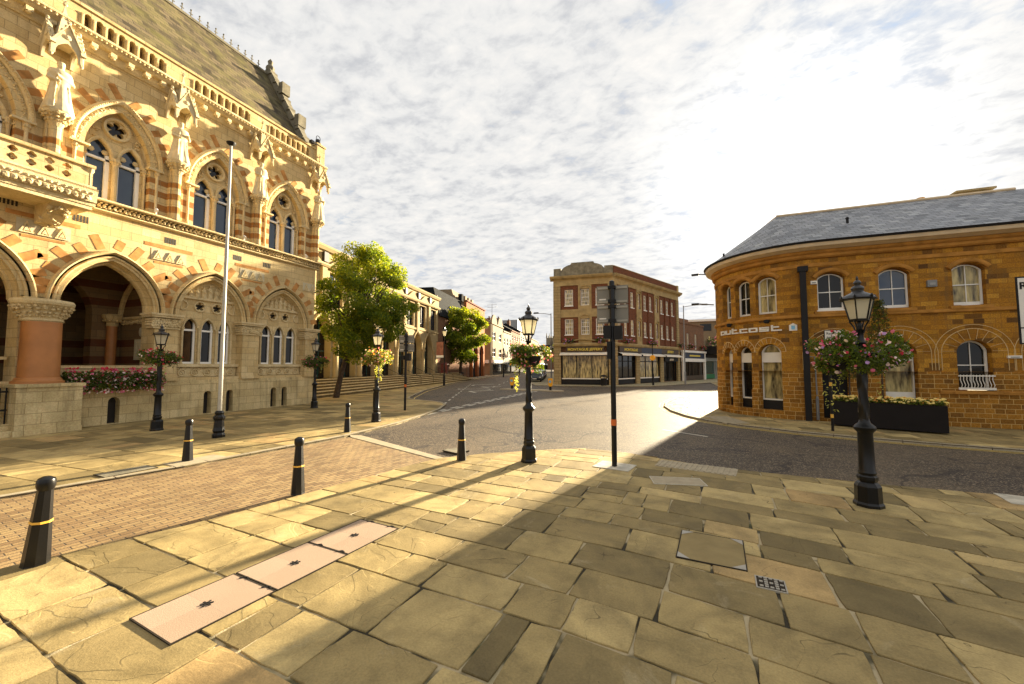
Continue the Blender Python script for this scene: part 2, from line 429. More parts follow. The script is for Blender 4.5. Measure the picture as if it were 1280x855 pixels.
def m_slab():
    t = NT('york_stone_slabs'); p = t.pos()
    at = t.node('ShaderNodeAttribute', attribute_name='tint'); sp = t.node('ShaderNodeSeparateColor'); t.link(at.outputs['Color'], sp.inputs[0])
    k, k2 = sp.outputs[0], sp.outputs[1]
    of = t.node('ShaderNodeCombineXYZ'); t.link(t.math('MULTIPLY', k, 37.), of.inputs[0]); t.link(t.math('MULTIPLY', k2, 53.), of.inputs[1])
    ad = t.node('ShaderNodeVectorMath', operation='ADD'); t.link(p, ad.inputs[0]); t.link(of.outputs[0], ad.inputs[1]); q = ad.outputs[0]
    # streaky bedding: stretched coordinates turned per slab
    rot = t.node('ShaderNodeVectorRotate', rotation_type='Z_AXIS'); t.link(q, rot.inputs['Vector']); t.link(t.math('MULTIPLY', k2, 3.1), rot.inputs['Angle'])
    mp = t.node('ShaderNodeMapping'); t.link(rot.outputs[0], mp.inputs[0]); mp.inputs['Scale'].default_value = (1, 2.0, 1)
    base = t.ramp(k, [(0., (.185, .142, .066)), (.3, (.265, .20, .09)), (.6, (.36, .272, .12)), (.85, (.48, .365, .165)), (1., (.42, .285, .125))])
    n1 = t.noise(mp.outputs[0], 1.5, 7, .55, .5)
    c = t.mix(.42, base, t.ramp(n1, [(.28, .16), (.5, .5), (.72, .74)]), 'OVERLAY')
    n2 = t.noise(mp.outputs[0], 1.0, 2, .4, 1.1)
    line = t.math('LESS_THAN', t.math('ABSOLUTE', t.math('SUBTRACT', n2, .53)), .0028)
    line2 = t.math('LESS_THAN', t.math('ABSOLUTE', t.math('SUBTRACT', n2, .41)), .0018)
    crack = t.math('MAXIMUM', line, line2)
    brk = t.ramp(t.noise(q, 1.9, 2), [(.5, 0.), (.6, 1.)])
    crack = t.math('MULTIPLY', crack, brk)
    c = t.mix(t.math('MULTIPLY', crack, .6), c, (.06, .045, .025))
    dirt = t.ramp(t.noise(p, 1.4, 7, .7), [(.46, 0.), (.68, 1.)])
    c = t.mix(t.math('MULTIPLY', dirt, .6), c, (.115, .09, .045))
    pale = t.ramp(t.noise(q, 1.7, 6, .7, .8), [(.6, 0.), (.72, 1.)])
    c = t.mix(t.math('MULTIPLY', pale, .3), c, (.55, .47, .30))
    n3 = t.noise(p, 55, 5, .7)
    c = t.mix(.28, c, t.ramp(n3, [(.3, .2), (.7, .8)]), 'OVERLAY')
    spots = t.ramp(t.voro(p, 3.3), [(.012, 1.), (.02, 0.)])
    c = t.mix(t.math('MULTIPLY', spots, .8), c, (.05, .045, .035))
    stepn = t.ramp(n2, [(.40, 0.), (.412, .5), (.52, .55), (.535, 1.)])
    h = t.math('ADD', t.math('MULTIPLY', n1, .9), t.math('MULTIPLY', stepn, .5))
    nb = t.bump(h, .55, .012); nb = t.bump(t.math('SUBTRACT', n3, crack), .4, .006, nb)
    r = t.ramp(n1, [(.3, .6), (.7, .85)])
    return t.out(c, r, nb, Specular_IOR_Level=.1)
M['slab'] = m_slab()
def m_bed():
    t = NT('joint_mortar'); p = t.pos()
    c = t.ramp(t.noise(p, 1.6, 3, .5, .6), [(.42, (.035, .028, .014)), (.47, (.12, .1, .05)), (.52, (.42, .34, .2))])
    g = t.ramp(t.noise(p, .9, 3), [(.6, 0.), (.66, 1.)])
    c = t.mix(t.math('MULTIPLY', g, .6), c, (.05, .07, .015))
    n = t.noise(p, 60, 4); return t.out(c, .95, t.bump(n, .6, .01))
M['bed'] = m_bed()
def m_asphalt():
    t = NT('asphalt'); p = t.pos()
    v = t.voro(p, 48, 'F1', 'Color'); sp = t.node('ShaderNodeSeparateColor'); t.link(v, sp.inputs[0])
    c = t.ramp(sp.outputs[0], [(0., (.038, .031, .026)), (.5, (.062, .052, .043)), (.8, (.12, .098, .075)), (1., (.32, .25, .17))])
    wear = t.ramp(t.noise(p, .35, 5, .6, .6), [(.38, 0.), (.66, 1.)])
    c = t.mix(t.math('MULTIPLY', wear, .4), c, (.19, .145, .09))
    tar = t.ramp(t.math('ABSOLUTE', t.math('SUBTRACT', t.noise(p, .22, 3, .5, 1.), .5)), [(.004, 1.), (.009, 0.)])
    c = t.mix(t.math('MULTIPLY', tar, .6), c, (.03, .028, .028))
    h = t.math('ADD', t.voro(p, 48), t.math('MULTIPLY', t.noise(p, 2, 3), .6))
    return t.out(c, .68, t.bump(h, .6, .01), Specular_IOR_Level=.12)
M['asphalt'] = m_asphalt()
def m_paver():
    t = NT('clay_paver_road'); p = t.pos()
    mp = t.node('ShaderNodeMapping'); t.link(p, mp.inputs[0]); mp.inputs['Rotation'].default_value = (0, 0, rad(-82))
    ns = t.node('ShaderNodeTexNoise'); t.link(p, ns.inputs['Vector']); ns.inputs['Scale'].default_value = 1.5
    w = t.node('ShaderNodeVectorMath', operation='SCALE'); t.link(ns.outputs['Color'], w.inputs[0]); w.inputs['Scale'].default_value = .03
    ad = t.node('ShaderNodeVectorMath', operation='ADD'); t.link(mp.outputs[0], ad.inputs[0]); t.link(w.outputs[0], ad.inputs[1])
    b = t.node('ShaderNodeTexBrick', offset=.5); t.link(ad.outputs[0], b.inputs['Vector'])
    for k, v in (('Scale', 1), ('Mortar Size', .007), ('Mortar Smooth', .3), ('Brick Width', .21), ('Row Height', .105)): b.inputs[k].default_value = v
    b.inputs['Color1'].default_value = (0, 0, 0, 1); b.inputs['Color2'].default_value = (1, 1, 1, 1)
    c = t.ramp(b.outputs['Color'], [(0., (.19, .115, .05)), (.35, (.265, .17, .074)), (.7, (.33, .225, .10)), (1., (.235, .15, .07))])
    n = t.noise(p, .8, 5); c = t.mix(.5, c, t.ramp(n, [(.3, .3), (.7, .7)]), 'OVERLAY')
    c = t.mix(b.outputs['Fac'], c, (.06, .045, .03))
    g = t.noise(p, 60, 4); c = t.mix(.3, c, t.ramp(g, [(.3, .2), (.7, .8)]), 'OVERLAY')
    h = t.math('ADD', t.math('SUBTRACT', 1., b.outputs['Fac']), t.math('MULTIPLY', g, .3))
    return t.out(c, .7, t.bump(h, .9, .012), Specular_IOR_Level=.4)
M['paver'] = m_paver()
M['kerb'] = m_block('kerb_stone', [(.34, .29, .2), (.42, .36, .25), (.38, .32, .22)], (.1, .08, .06), .9, 5, .012, stain=.3)
M['line'] = m_plain('road_paint_white', (.46, .42, .33), .6, .3, 6, bump=.2)
M['liney'] = m_plain('road_paint_yellow', (.6, .42, .08), .6, .25, 6, bump=.2)
M['pink'] = m_block('pink_granite_setting', [(.36, .26, .185), (.42, .31, .225)], (.3, .22, .17), 2., 2., .002, grain=.5, gscale=140, stain=.15, bump=.2)
M['conc'] = m_plain('pale_concrete', (.38, .32, .22), .85, .15, 5, bump=.3)
M['fpave'] = m_block('far_footway_flags', [(.34, .29, .18), (.42, .36, .22), (.38, .32, .2)], (.12, .1, .06), .75, .6, .014, stain=.35, bump=.3)

g = MB(); g.add([(-700, -300, -.16), (700, -300, -.16), (700, 900, -.16), (-700, 900, -.16)], [(0, 1, 2, 3)])
struct(g.build('ground', M['asphalt'], normals=False))
g = MB(); g.add([(-140, -12, -.06), (60, -12, -.06), (60, 320, -.06), (-140, 320, -.06)], [(0, 1, 2, 3)])
struct(g.build('road', M['asphalt'], normals=False))
# clay paver carriageway
pv = [(-10.1, -12), (-9.99, 3.09), (-9.49, 5.42), (-9.0, 9.35), (-8.88, 9.55), (-5.0, 8.03), (-5.2, 7.0), (-5.62, 5.0), (-5.95, 3.5), (-6.52, 2.0), (-7.5, -12)]
g = MB(); g.prism(ccw(pv), -.2, -.03); struct(g.build('paver_road', M['paver']))
# concrete ramp strip at the end of the pavers
g = MB(); g.prism(ccw([(-9.15, 9.75), (-8.88, 9.5), (-5.0, 7.98), (-4.85, 8.15), (-8.8, 9.85)]), -.2, -.02); struct(g.build('road_threshold', M['conc']))

def pavement(name, poly, ang, ref, hs, ws, zt=0., near=9., seed=1, gap=.03, mat='slab', bedmat='bed'):
    poly = ccw(poly); rn = random.Random(seed)
    b = MB(); b.prism(poly, -.18, zt-.014)
    base = struct(b.build(name, M[bedmat]))
    ca, sa = cos(ang), sin(ang)
    def fw(a, c): 
        x, y = ref[0]+a*ca-c*sa, ref[1]+a*sa+c*ca
        if name == 'pavement_square': y -= .17*(math.sqrt(max(0, x+.8)**2+.36)-.6)
        return (x, y)
    loc = [((p[0]-ref[0])*ca+(p[1]-ref[1])*sa, -(p[0]-ref[0])*sa+(p[1]-ref[1])*ca) for p in poly]
    a0, a1 = min(p[0] for p in loc), max(p[0] for p in loc); c0, c1 = min(p[1] for p in loc), max(p[1] for p in loc)+3.5
    g = MB(); c = c0
    while c < c1:
        h = rn.choice(hs)*rn.uniform(.95, 1.05); a = a0-rn.uniform(0, 1)
        while a < a1:
            w = rn.uniform(*ws)
            cells = [(a, a+w, c, c+h)]
            if rn.random() < .1 and h > .6: cells = [(a, a+w, c, c+h*.5), (a, a+w, c+h*.5, c+h)]
            elif rn.random() < .08: cells = [(a, a+w*.45, c, c+h), (a+w*.45, a+w, c, c+h)]
            a += w
            for x0, x1, y0, y1 in cells:
                gg = gap*rn.uniform(.5, 1.0); sk = rn.uniform(-.012, .012)
                r = [fw(x0+gg/2+sk, y0+gg/2), fw(x1-gg/2+sk, y0+gg/2+sk*.4), fw(x1-gg/2-sk, y1-gg/2), fw(x0+gg/2-sk, y1-gg/2-sk*.4)]
                if math.hypot(r[0][0]+1, r[0][1]-3) > 60: continue
                q = clip_convex(poly, r)
                if len(q) < 3 or area(q) < .01: continue
                cx = sum(p[0] for p in q)/len(q); cy = sum(p[1] for p in q)/len(q)
                dist = math.hypot(cx, cy)
                if dist < near:
                    qq = []
                    for i in range(len(q)):
                        p, n2 = q[i], q[(i+1) % len(q)]; L = math.hypot(n2[0]-p[0], n2[1]-p[1]); k = max(1, int(L/.11))
                        for j in range(k):
                            t = j/k; f = .0 if j == 0 else .006
                            e = (p[0]+(n2[0]-p[0])*t, p[1]+(n2[1]-p[1])*t)
                            if j == 0:
                                e = (e[0]+(cx-e[0])*.018, e[1]+(cy-e[1])*.018)
                            qq.append((e[0]+rn.uniform(-f, f), e[1]+rn.uniform(-f, f)))
                    q = qq
                tx, ty, dz = rn.uniform(-.004, .004), rn.uniform(-.004, .004), rn.uniform(-.003, .003)
                kk = min(.99, max(0, rn.gauss(.52, .28))); g.tint = (kk, rn.random(), rn.random())
                n = len(q)
                z = lambda p: zt+dz+(p[0]-cx)*tx+(p[1]-cy)*ty
                inn = [(p[0]+(cx-p[0])*.012, p[1]+(cy-p[1])*.012) for p in q]
                v = [(p[0], p[1], z(p)) for p in inn] + [(p[0], p[1], z(p)-.006) for p in q] + [(p[0], p[1], zt-.03) for p in q]
                g.add(v, [tuple(range(n))] + [(i, (i+1) % n, n+(i+1) % n, n+i) for i in range(n)] + [(n+i, n+(i+1) % n, 2*n+(i+1) % n, 2*n+i) for i in range(n)])
        c += h
    g.build('paving_slabs', M[mat], base)
    return base

near_pav = [(-7.5, -12), (-6.52, 2.0), (-5.95, 3.5), (-5.62, 5.0), (-5.2, 7.0), (-4.9, 8.05), (-4.2, 8.75), (-3.4, 9.4), (-2.67, 9.95), (-2.0, 10.3), (-1.2, 10.25), (-.3, 9.85), (.6, 9.5), (1.5, 9.3), (2.4, 9.2), (3.6, 9.12), (5.3, 9.1), (16, 8.7), (16, -12)]
pavement('pavement_square', near_pav, rad(-5), (0, 0), [.4, .48, .55, .6, .66, .72], (.45, 1.05), seed=5, near=8.5)
north_pav = [(-30, -12), (-10.1, -12), (-9.99, 3.09), (-9.49, 5.42), (-9.1, 9.46), (-9.3, 12.2), (-9.7, 14.2), (-10.4, 17.0), (-11.4, 19.3), (-12.3, 20.3), (-13.4, 20.9), (-14.7, 21.3), (-15.6, 21.8), (-16.3, 22.8), (-17.4, 25.0), (-19.6, 29.5), (-24.0, 41), (-27.5, 52), (-31.5, 71), (-36, 92), (-42, 120), (-52, 150), (-80, 150), (-50, 60), (-30, 22)]
pavement('pavement_civic', north_pav, rad(2), (-10, 0), [.55, .65, .75], (.7, 1.5), seed=8, near=0)
# light kerb flags that edge the civic pavement
g = MB()
kp = [(-9.99, 3.09), (-9.49, 5.42), (-9.1, 9.46), (-9.3, 12.2), (-9.7, 14.2), (-10.4, 17.0), (-11.4, 19.3), (-12.3, 20.3), (-13.4, 20.9), (-14.7, 21.3), (-15.6, 21.8), (-16.3, 22.8), (-17.4, 25.0), (-19.6, 29.5), (-24.0, 41), (-27.5, 52), (-31.5, 71), (-36, 92), (-42, 120)]
def kerb(name, pts, w=.14, z=.012, z0=-.16, mat='kerb'):
    g = MB(); n = len(pts)
    for i in range(n-1):
        a, b = Vector(pts[i]), Vector(pts[i+1]); t = (b-a); L = t.length; t.normalize(); nn = Vector((-t.y, t.x))
        fr = Frame((a.x, a.y, 0), (t.x, t.y), (nn.x, nn.y))
        g2 = MB(fr); g2.box(-.01, L+.01, 0, w, z0, z+.002*(i % 2)); k = len(g.v)
        g.v += g2.v; g.l += g2.l; g.f += [[q+k for q in f] for f in g2.f]; g.m += g2.m; g.c += g2.c
    return struct(g.build(name, M[mat]))
kerb('kerb', kp)
# right-hand footway round the sandstone building
right_pav = [(5.2, 60), (5.0, 46), (4.2, 38.7), (2.2, 33.4), (.6, 28.6), (0.0, 25.0), (-.05, 22.6), (.25, 20.6), (.8, 18.8), (1.5, 17.4), (2.5, 16.4), (3.9, 15.5), (5.3, 14.95), (6.9, 14.5), (8.3, 14.2), (12, 13.8), (30, 13), (30, 60)]
pavement('pavement_corner', right_pav, rad(0), (0, 14), [.6], (.6, .9), seed=12, near=0, zt=.0)
kerb('kerb', right_pav[:-2], w=-.15, z=.01)
# footway in front of the central block
mid_pav = [(-13.5, 41.6), (-10.5, 41.2), (-5.2, 42.1), (-1.5, 44.0), (3.6, 53.5), (8.6, 63.5), (16, 78), (30, 110), (10, 110), (-30, 110), (-37, 121), (-29, 90), (-22, 66), (-16.8, 50), (-14.6, 44)]
b = MB(); b.prism(ccw(mid_pav), -.18, 0.); struct(b.build('pavement_shops', M['fpave']))
kerb('kerb', [(-29, 90), (-22, 66), (-16.8, 50), (-14.6, 44), (-13.5, 41.6), (-10.5, 41.2), (-5.2, 42.1), (-1.5, 44.0), (3.6, 53.5), (8.6, 63.5)], w=.15, z=.01)
# traffic island
isl = [(-14.4, 33.9), (-12, 33.2), (-9, 32.7), (-8.2, 33.1), (-8.6, 33.9), (-11, 34.5), (-14, 34.9)]
b = MB(); b.prism(ccw(isl), -.18, .02); struct(b.build('traffic_island', M['conc']))
# road markings
def strip(pts, w, mat='line', z=-.055):
    g = MB()
    for (a, b) in pts:
        a, b = Vector(a), Vector(b); t = (b-a).normalized(); n = Vector((-t.y, t.x))*w/2
        q = [a-n, b-n, b+n, a+n]; g.add([(p.x, p.y, z) for p in q], [(0, 1, 2, 3)])
    return struct(g.build('road_marking', M[mat], normals=False))
def dashes(a, b, on, off, w, mat='line'):
    a, b = Vector(a), Vector(b); L = (b-a).length; t = (b-a)/L; s = 0; o = []
    while s < L: o.append((tuple(a+t*s), tuple(a+t*min(L, s+on)))); s += on+off
    return strip(o, w, mat)
dashes((-10.0, 15.2), (-10.5, 33), .9, .5, .2)
dashes((-10.3, 15.2), (-10.85, 33), .9, .5, .2)
dashes((-11.9, 19.9), (-22.5, 44), 1.0, 1.2, .12)
dashes((-16.5, 37), (-30.5, 84), 2, 3, .12)
strip([((-.2, 14.6), (1.1, 13.65))], .1)
strip([((-15.8, 30.5), (-14.4, 32.5)), ((-15.8, 30.5), (-14.6, 29.3)), ((-18, 37.5), (-16.6, 36.3)), ((-18, 37.5), (-16.4, 38.9)), ((-20.6, 41), (-19.4, 44)), ((-20.6, 41), (-20.1, 39.5))], .28)
strip([((-16.9+1.6*cos(i*.5), 33.6+1.1*sin(i*.5)), (-16.9+1.6*cos(i*.5+.5), 33.6+1.1*sin(i*.5+.5))) for i in range(13)], .16)
# double yellow lines along the corner kerb
def offs(pts, d):
    o = []
    for i, p in enumerate(pts):
        a = Vector(pts[max(0, i-1)]); b = Vector(pts[min(len(pts)-1, i+1)]); t = (b-a).normalized(); o.append((p[0]+t.y*d, p[1]-t.x*d))
    return o
for dd in (.25, .42):
    q = offs(right_pav[4:16], dd); strip(list(zip(q, q[1:])), .06, 'liney')
q = offs(kp[8:18], .3); strip(list(zip(q, q[1:])), .07, 'liney')
# tactile / corrugated tread strips
def tactile(fr, L, W, label, n):
    g = MB(fr); g.box(0, L, 0, W, -.02, .008)
    for i in range(n): g.box(L*(i+.25)/n, L*(i+.7)/n, .02, W-.02, .008, .018)
    tag(g.build('tactile_strip', M['conc'], origin=fr((0, 0, 0))), label, 'tactile paving')
tactile(Frame((-.3, 9.05), (.98, -.2), (.2, .98)), 1.5, .6, 'pale ribbed tactile strip set in the paving near the tall sign pole', 15)
tactile(Frame((1.4, 18.6), (.25, -.97), (.97, .25)), 2.0, .9, 'ribbed grey tactile strip on the footway before the sandstone building', 14)

# covers and plates set in the flags
def plate(name, label, cat, cx, cy, w, h, ang, mat, z=.012, extra=None, rim=None):
    fr = Frame((cx, cy, 0), (cos(ang), sin(ang)))
    t = thing(name, label, cat, (cx, cy, 0))
    g = MB(fr); g.box(-w/2, w/2, -h/2, h/2, -.01, z); g.build('plate', mat, t)
    if rim:
        g = MB(fr)
        for a, b, c, d in ((-w/2-.012, w/2+.012, -h/2-.012, -h/2), (-w/2-.012, w/2+.012, h/2, h/2+.012), (-w/2-.012, -w/2, -h/2, h/2), (w/2, w/2+.012, -h/2, h/2)):
            g.box(a, b, c, d, -.01, z+.002)
        g.build('rim', rim, t)
    if extra: extra(fr, t, w, h, z)
    return t
def liftkey(fr, t, w, h, z):
    g = MB(fr)
    for k in range(6):
        a = k*PI/3; g.bar((.01*cos(a), .01*sin(a), z+.003), (.05*cos(a), .05*sin(a), z+.003), .016, .006)
    g.build('lifting_key', M['blackm'], t)
def staples(fr, t, w, h, z):
    liftkey(fr, t, w, h, z); g = MB(fr)
    for x in (-w*.3, w*.25):
        g.bar((x, h/2-.02, z+.002), (x+.05, h/2+.03, z+.002), .012, .008); g.bar((x+.05, h/2+.03, z+.002), (x+.1, h/2+.01, z+.002), .012, .008)
    g.build('clamp', M['blackm'], t)
M['slabf'] = m_plain('stone_infill', (.27, .205, .095), .8, .2, 2, bump=.4)
M['joint'] = m_plain('dark_rust_rim', (.035, .028, .02), .8, .2)
for i, (a, b, lb) in enumerate(((-3.83, 2.42, 'nearest of three pink granite cover slabs in the lit paving'), (-3.74, 3.24, 'middle of three pink granite cover slabs in the lit paving'), (-3.66, 4.02, 'farthest of three pink granite cover slabs in the lit paving'))):
    p = plate('cover_slab', lb, 'cover slab', a, b, .66, .79, rad(-6), M['pink'], .007, staples, M['joint']); p['group'] = 'pink granite cover slabs'
def corners(fr, t, w, h, z):
    for sx in (-1, 1):
        for sy in (-1, 1):
            g = MB(fr); g.add([(sx*w/2, sy*h/2, z+.004), (sx*(w/2-.13), sy*h/2, z+.004), (sx*w/2, sy*(h/2-.13), z+.004)], [(0, 1, 2)])
            g.build('corner_plate', M['chan'], t)
plate('manhole_cover', 'square manhole cover inlaid with stone and white metal corners', 'manhole cover', .42, 5.22, .66, .78, rad(-6), M['slabf'], .010, corners, M['joint'])
def grille(fr, t, w, h, z):
    g = MB(fr)
    for i in range(5):
        for j in range(5):
            if (i+j) % 2 == 0 or i in (1, 3): g.box(-w/2+.02+i*.043, -w/2+.05+i*.043, -h/2+.02+j*.043, -h/2+.045+j*.043, z-.002, z+.006)
    g.build('grate_bars', M['chan'], t)
plate('drain_grate', 'small square metal drain grate beside the manhole cover', 'drain grate', .88, 4.6, .23, .22, rad(-6), M['joint'], .008, grille, M['chan'])
plate('access_cover', 'long pale framed access cover behind the manhole', 'access cover', .12, 8.0, .88, .46, rad(12), M['conc'], .009, None, M['line'])
plate('base_plate', 'white concrete pad round the foot of the tall sign pole', 'concrete pad', -1.08, 8.72, .75, .6, rad(-12), M['line'], .010)
plate('drain_grate', 'dark iron drain cover in the lit civic pavement by the bollard', 'drain grate', -10.1, 4.75, .45, .8, rad(-4), M['grime'], .012, None, M['joint'])
plate('cover_slab', 'pale square pad at the foot of the bollard by the civic kerb', 'concrete pad', -9.85, 5.85, .5, 1.0, rad(-4), M['conc'], .010)
plate('cover_slab', 'white pad at the kerb edge on the right of the paving', 'concrete pad', 5.45, 8.75, 1.1, .6, rad(-12), M['line'], .008)
plate('drain_grate', 'flat road drain grate near the ramp to the paver road', 'drain grate', -5.0, 8.95, .5, .4, rad(-20), M['grime'], -.05, None, M['joint'])
# ------------------------------------------------------------------ Gothic civic hall on the left
GF = Frame((-19, 0, 0), (0, 1), (1, 0))
hall = thing('civic_hall', 'long Gothic limestone hall with pointed arches, statues and a steep slate roof', 'town hall', (-19, 17.2, 0))
PIER = [-.6, 2.9, 6.4, 9.93, 13.46, 17.0]
BAY = [1.15, 4.65, 8.17, 11.7, 15.22]
SP, AW, AH = 4.2, 1.33, 1.78
def carve_row(mb, u0, u1, d, z, r, step=.12, m=0, rows=1, dz=.1):
    u = u0
    while u < u1:
        for k in range(rows):
            mb.blob((u+RND.uniform(-.02, .02), d+RND.uniform(0, .02), z+k*dz+RND.uniform(-.02, .02)), (r*U(.7, 1.1), r*U(.5, .8), r*U(.6, 1.2)), m, 5, .2)
        u += step*U(.8, 1.2)
def wallpart(name, fn, mat, parent=hall, fr=GF, smooth=False):
    g = MB(fr); fn(g); return g.build(name, mat, parent, smooth=smooth)

# lower wall with the arches
def f(g):
    g.panel(rect(-4, 17.2, 1.5, 7.65), [opening(u, 1.62, SP, AW, AH, 12) for u in BAY], -.75, 0, back=True)
wall = wallpart('wall', f, M['lime'])
def f(g):
    vents = [opening(8.37, .02, .8, .17, .17, 4)] + [opening(u, .02, .85, .16, .16, 4) for u in (11.55, 12.5, 14.7, 15.32)]
    g.panel(rect(7.2, 17.32, 0, 1.38), vents, -.5, .16); g.box(7.2, 17.3, -.4, .1, 1.38, 1.5)
    g.box(-4, 2.4, -.5, .16, 0, 1.5)
    g.box(5.75, 7.2, -.6, .95, 0, 1.45); g.box(5.7, 7.25, -.6, 1.0, 1.45, 1.55); g.box(5.72, 7.22, -.6, .98, 0, .16)
    g.box(2.0, 2.9, -.6, .95, 0, 1.5)
wallpart('plinth', f, M['limelow'])
def f(g):
    for k in range(8): g.box(2.9, 5.75, -1.6+.3*(0)-.0, .9-.3*k, .185*k, .185*(k+1))
wallpart('entrance_steps', f, M['limelow'])
for u in (8.37, 11.55, 12.5, 14.7, 15.32):
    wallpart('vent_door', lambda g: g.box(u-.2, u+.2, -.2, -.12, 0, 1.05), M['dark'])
def f(g): g.box(-4, 9.75, -5.2, -.3, 1.35, 1.5); 
wallpart('loggia_floor', f, M['limelow'])
def f(g):
    g.panel(rect(-4, 9.75, 1.5, 6.7), [opening(u, 1.5, 4.2, 1.28, 1.6, 10) for u in (.5, 4.05, 7.55)], -3.3, -2.8, back=True)
    g.box(-4, 17, -5.3, -5.2, 0, 7); g.box(-4, 9.9, -5.3, -.75, 6.7, 6.9)
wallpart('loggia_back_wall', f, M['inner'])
SF = Frame((-19, 9.75, 0), (1, 0), (0, -1))   # side wall of the loggia, facing the camera
def f(g):
    g.box(-5.2, -.3, -.1, 0, 1.5, 6.7)
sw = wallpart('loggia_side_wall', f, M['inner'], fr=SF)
g = MB(SF); g.sweep(arch(-1.65, 4.1, 1.1, 1.6, 10), [(-.1, 0), (-.1, .1), (0, .14), (.1, .1), (.14, 0)]); carve_row(g, -2.6, -.6, .03, 3.9, .07, .13, rows=2); g.box(-2.8, -.4, 0, .12, 4.05, 4.15)
g.build('wall_arch', M['lime'], hall)
g = MB(SF); g.box(-1.6, -.75, 0, .06, 2.35, 3.2)
for k in range(5): g.box(-1.54+k*.155, -1.42+k*.155, .06, .075, 2.42, 3.1)
g.blob((-1.15, .04, 3.5), (.22, .06, .22)); g.build('memorial_tablet', M['relief'], hall)
for u in (9.4, 5.8, 2.3):
    t = MB(GF); t.lathe(u, -2.62, [(.24, 1.5), (.24, 1.7), (.17, 1.75), (.17, 3.75)], 12)
    c = t.build('inner_column', M['red_col'], hall, smooth=True)
    t = MB(GF); t.lathe(u, -2.62, [(.18, 3.75), (.2, 3.8), (.19, 3.9), (.32, 4.1), (.34, 4.2), (.3, 4.25)], 12)
    for k in range(14):
        w = k*2*PI/14; t.blob((u+.25*cos(w), -2.62+.25*sin(w), 3.98), .06)
    t.build('capital', M['lime'], c)
# arch mouldings, hoods
for u in BAY:
    def f(g):
        g.sweep(arch(u, SP, AW, AH, 14), [(.0, -.7), (-.13, -.5), (-.13, -.3), (-.1, -.26), (-.06, -.26), (-.04, -.18), (-.02, -.12), (.03, -.12), (.05, -.04), (.09, -.02), (.1, .045), (.14, .06), (.17, .045), (.18, -.0), (.23, .0), (.25, .1), (.29, .15), (.335, .13), (.36, 0)])
    wallpart('arch_moulding', f, M['lime'], smooth=True)
# ironstone voussoirs and weathered hood blocks
def f(g):
    for u in BAY:
        P = arch(u, SP, AW+.36, AH+.5, 12)
        for i in range(2, len(P)-2):
            if i % 2: continue
            a, b = Vector(P[i]), Vector(P[i+1]); t = (b-a).normalized(); n = Vector((-t.y, t.x))
            L = .34 + .16*((i//2) % 2)
            q = [a-n*.02, b-n*.02, b+n*L, a+n*L]
            g.panel([tuple(x) for x in q], [], 0, .012)
    for i, p in enumerate(PIER[1:-1]):
        g.box(p-.85, p+.85, 0, .011, 6.86, 7.0); g.box(p-.5, p+.5, 0, .011, 6.22, 6.3)
        g.box(p-.12, p+.12, 0, .012, 5.6, 5.78)
wallpart('ironstone_voussoirs', f, M['iron'])
for p in PIER[1:]:
    wallpart('frieze_panel', lambda g: g.box(p-.62, (p+.62 if p < 17 else p+.2), 0, .01, 6.34, 6.8), M['relief'])
    for k in (-1, 0, 1):
        x = p+k*.4
        if x > 17.1: continue
        def f(g):
            g.panel([(x-.17, 6.36), (x, 6.74), (x+.17, 6.36)], [[(x-.1, 6.4), (x+.1, 6.4), (x, 6.64)]], .0, .045)
            g.panel([(x-.07, 6.42), (x, 6.58), (x+.07, 6.42)], [], .0, .05)
        wallpart('frieze_triangle', f, M['carve'])
for p in (5.6, 7.25, 9.95, 12.7, 14.2):
    def f(g):
        for k in range(5): g.box(p-.2+k*.085, p-.15+k*.085, 0, .008, 7.12, 7.36)
    wallpart('vent_grille', f, M['dark'])
# big red column + piers and capitals
for p in (2.9, 6.4):
    g = MB(GF); g.lathe(p, .3, [(.58, 1.55), (.58, 1.62), (.52, 1.66), (.5, 1.72), (.46, 1.74), (.455, 1.85), (.44, 3.5)], 28)
    col = g.build('column', M['red_col'], hall, smooth=True)
    g = MB(GF); g.lathe(p, .25, [(.46, 3.5), (.5, 3.54), (.48, 3.58), (.47, 3.62), (.55, 3.85), (.66, 4.02), (.7, 4.04), (.72, 4.12), (.68, 4.2)], 28)
    for r, z, s in ((.5, 3.68, .06), (.56, 3.78, .065), (.62, 3.9, .07), (.66, 3.98, .06)):
        for k in range(24):
            w = 2*PI*(k+U(-.2, .2))/24; g.blob((p+r*cos(w), .25+r*sin(w), z+U(-.02, .02)), (s*U(.7, 1.1), s*U(.7, 1.1), s*U(.6, 1)), 0, 5, .2)
    g.build('capital', M['carve'], col, smooth=False)
    wallpart('spandrel_block', lambda g: (g.box(p-.4, p+.4, -.75, .0, 4.2, 4.35), g.box(p-.42, p+.42, -.75, .22, 4.2, 4.3)), M['lime'])
for p in (9.93, 13.46, 17.0):
    e = .3 if p < 17 else .2
    wallpart('pier', lambda g: (g.box(p-.42, p+e+.1, 0, .1, 1.5, 3.66), g.box(p-.47, p+e+.15, 0, .18, 1.5, 1.6), g.box(p-.45, p+e+.13, 0, .14, 1.6, 1.68)), M['lime'])
    def f(g):
        b = p+e+.2
        g.panel(rect(p-.5, b-.08, 3.62, 4.02), [], -.3, .14); g.box(p-.6, b, -.45, .26, 4.04, 4.12); g.box(p-.64, b+.02, -.5, .3, 4.12, 4.2); g.box(p-.52, b-.06, -.3, .17, 3.6, 3.65)
        for z in (3.72, 3.8, 3.88, 3.96): carve_row(g, p-.5, b-.08, .16, z, .062, .085)
        for q in range(6):
            for z in (3.75, 3.85, 3.95): g.blob((p-.52, .12-q*.08, z), .05)
    wallpart('pier_capital', f, M['carve'])
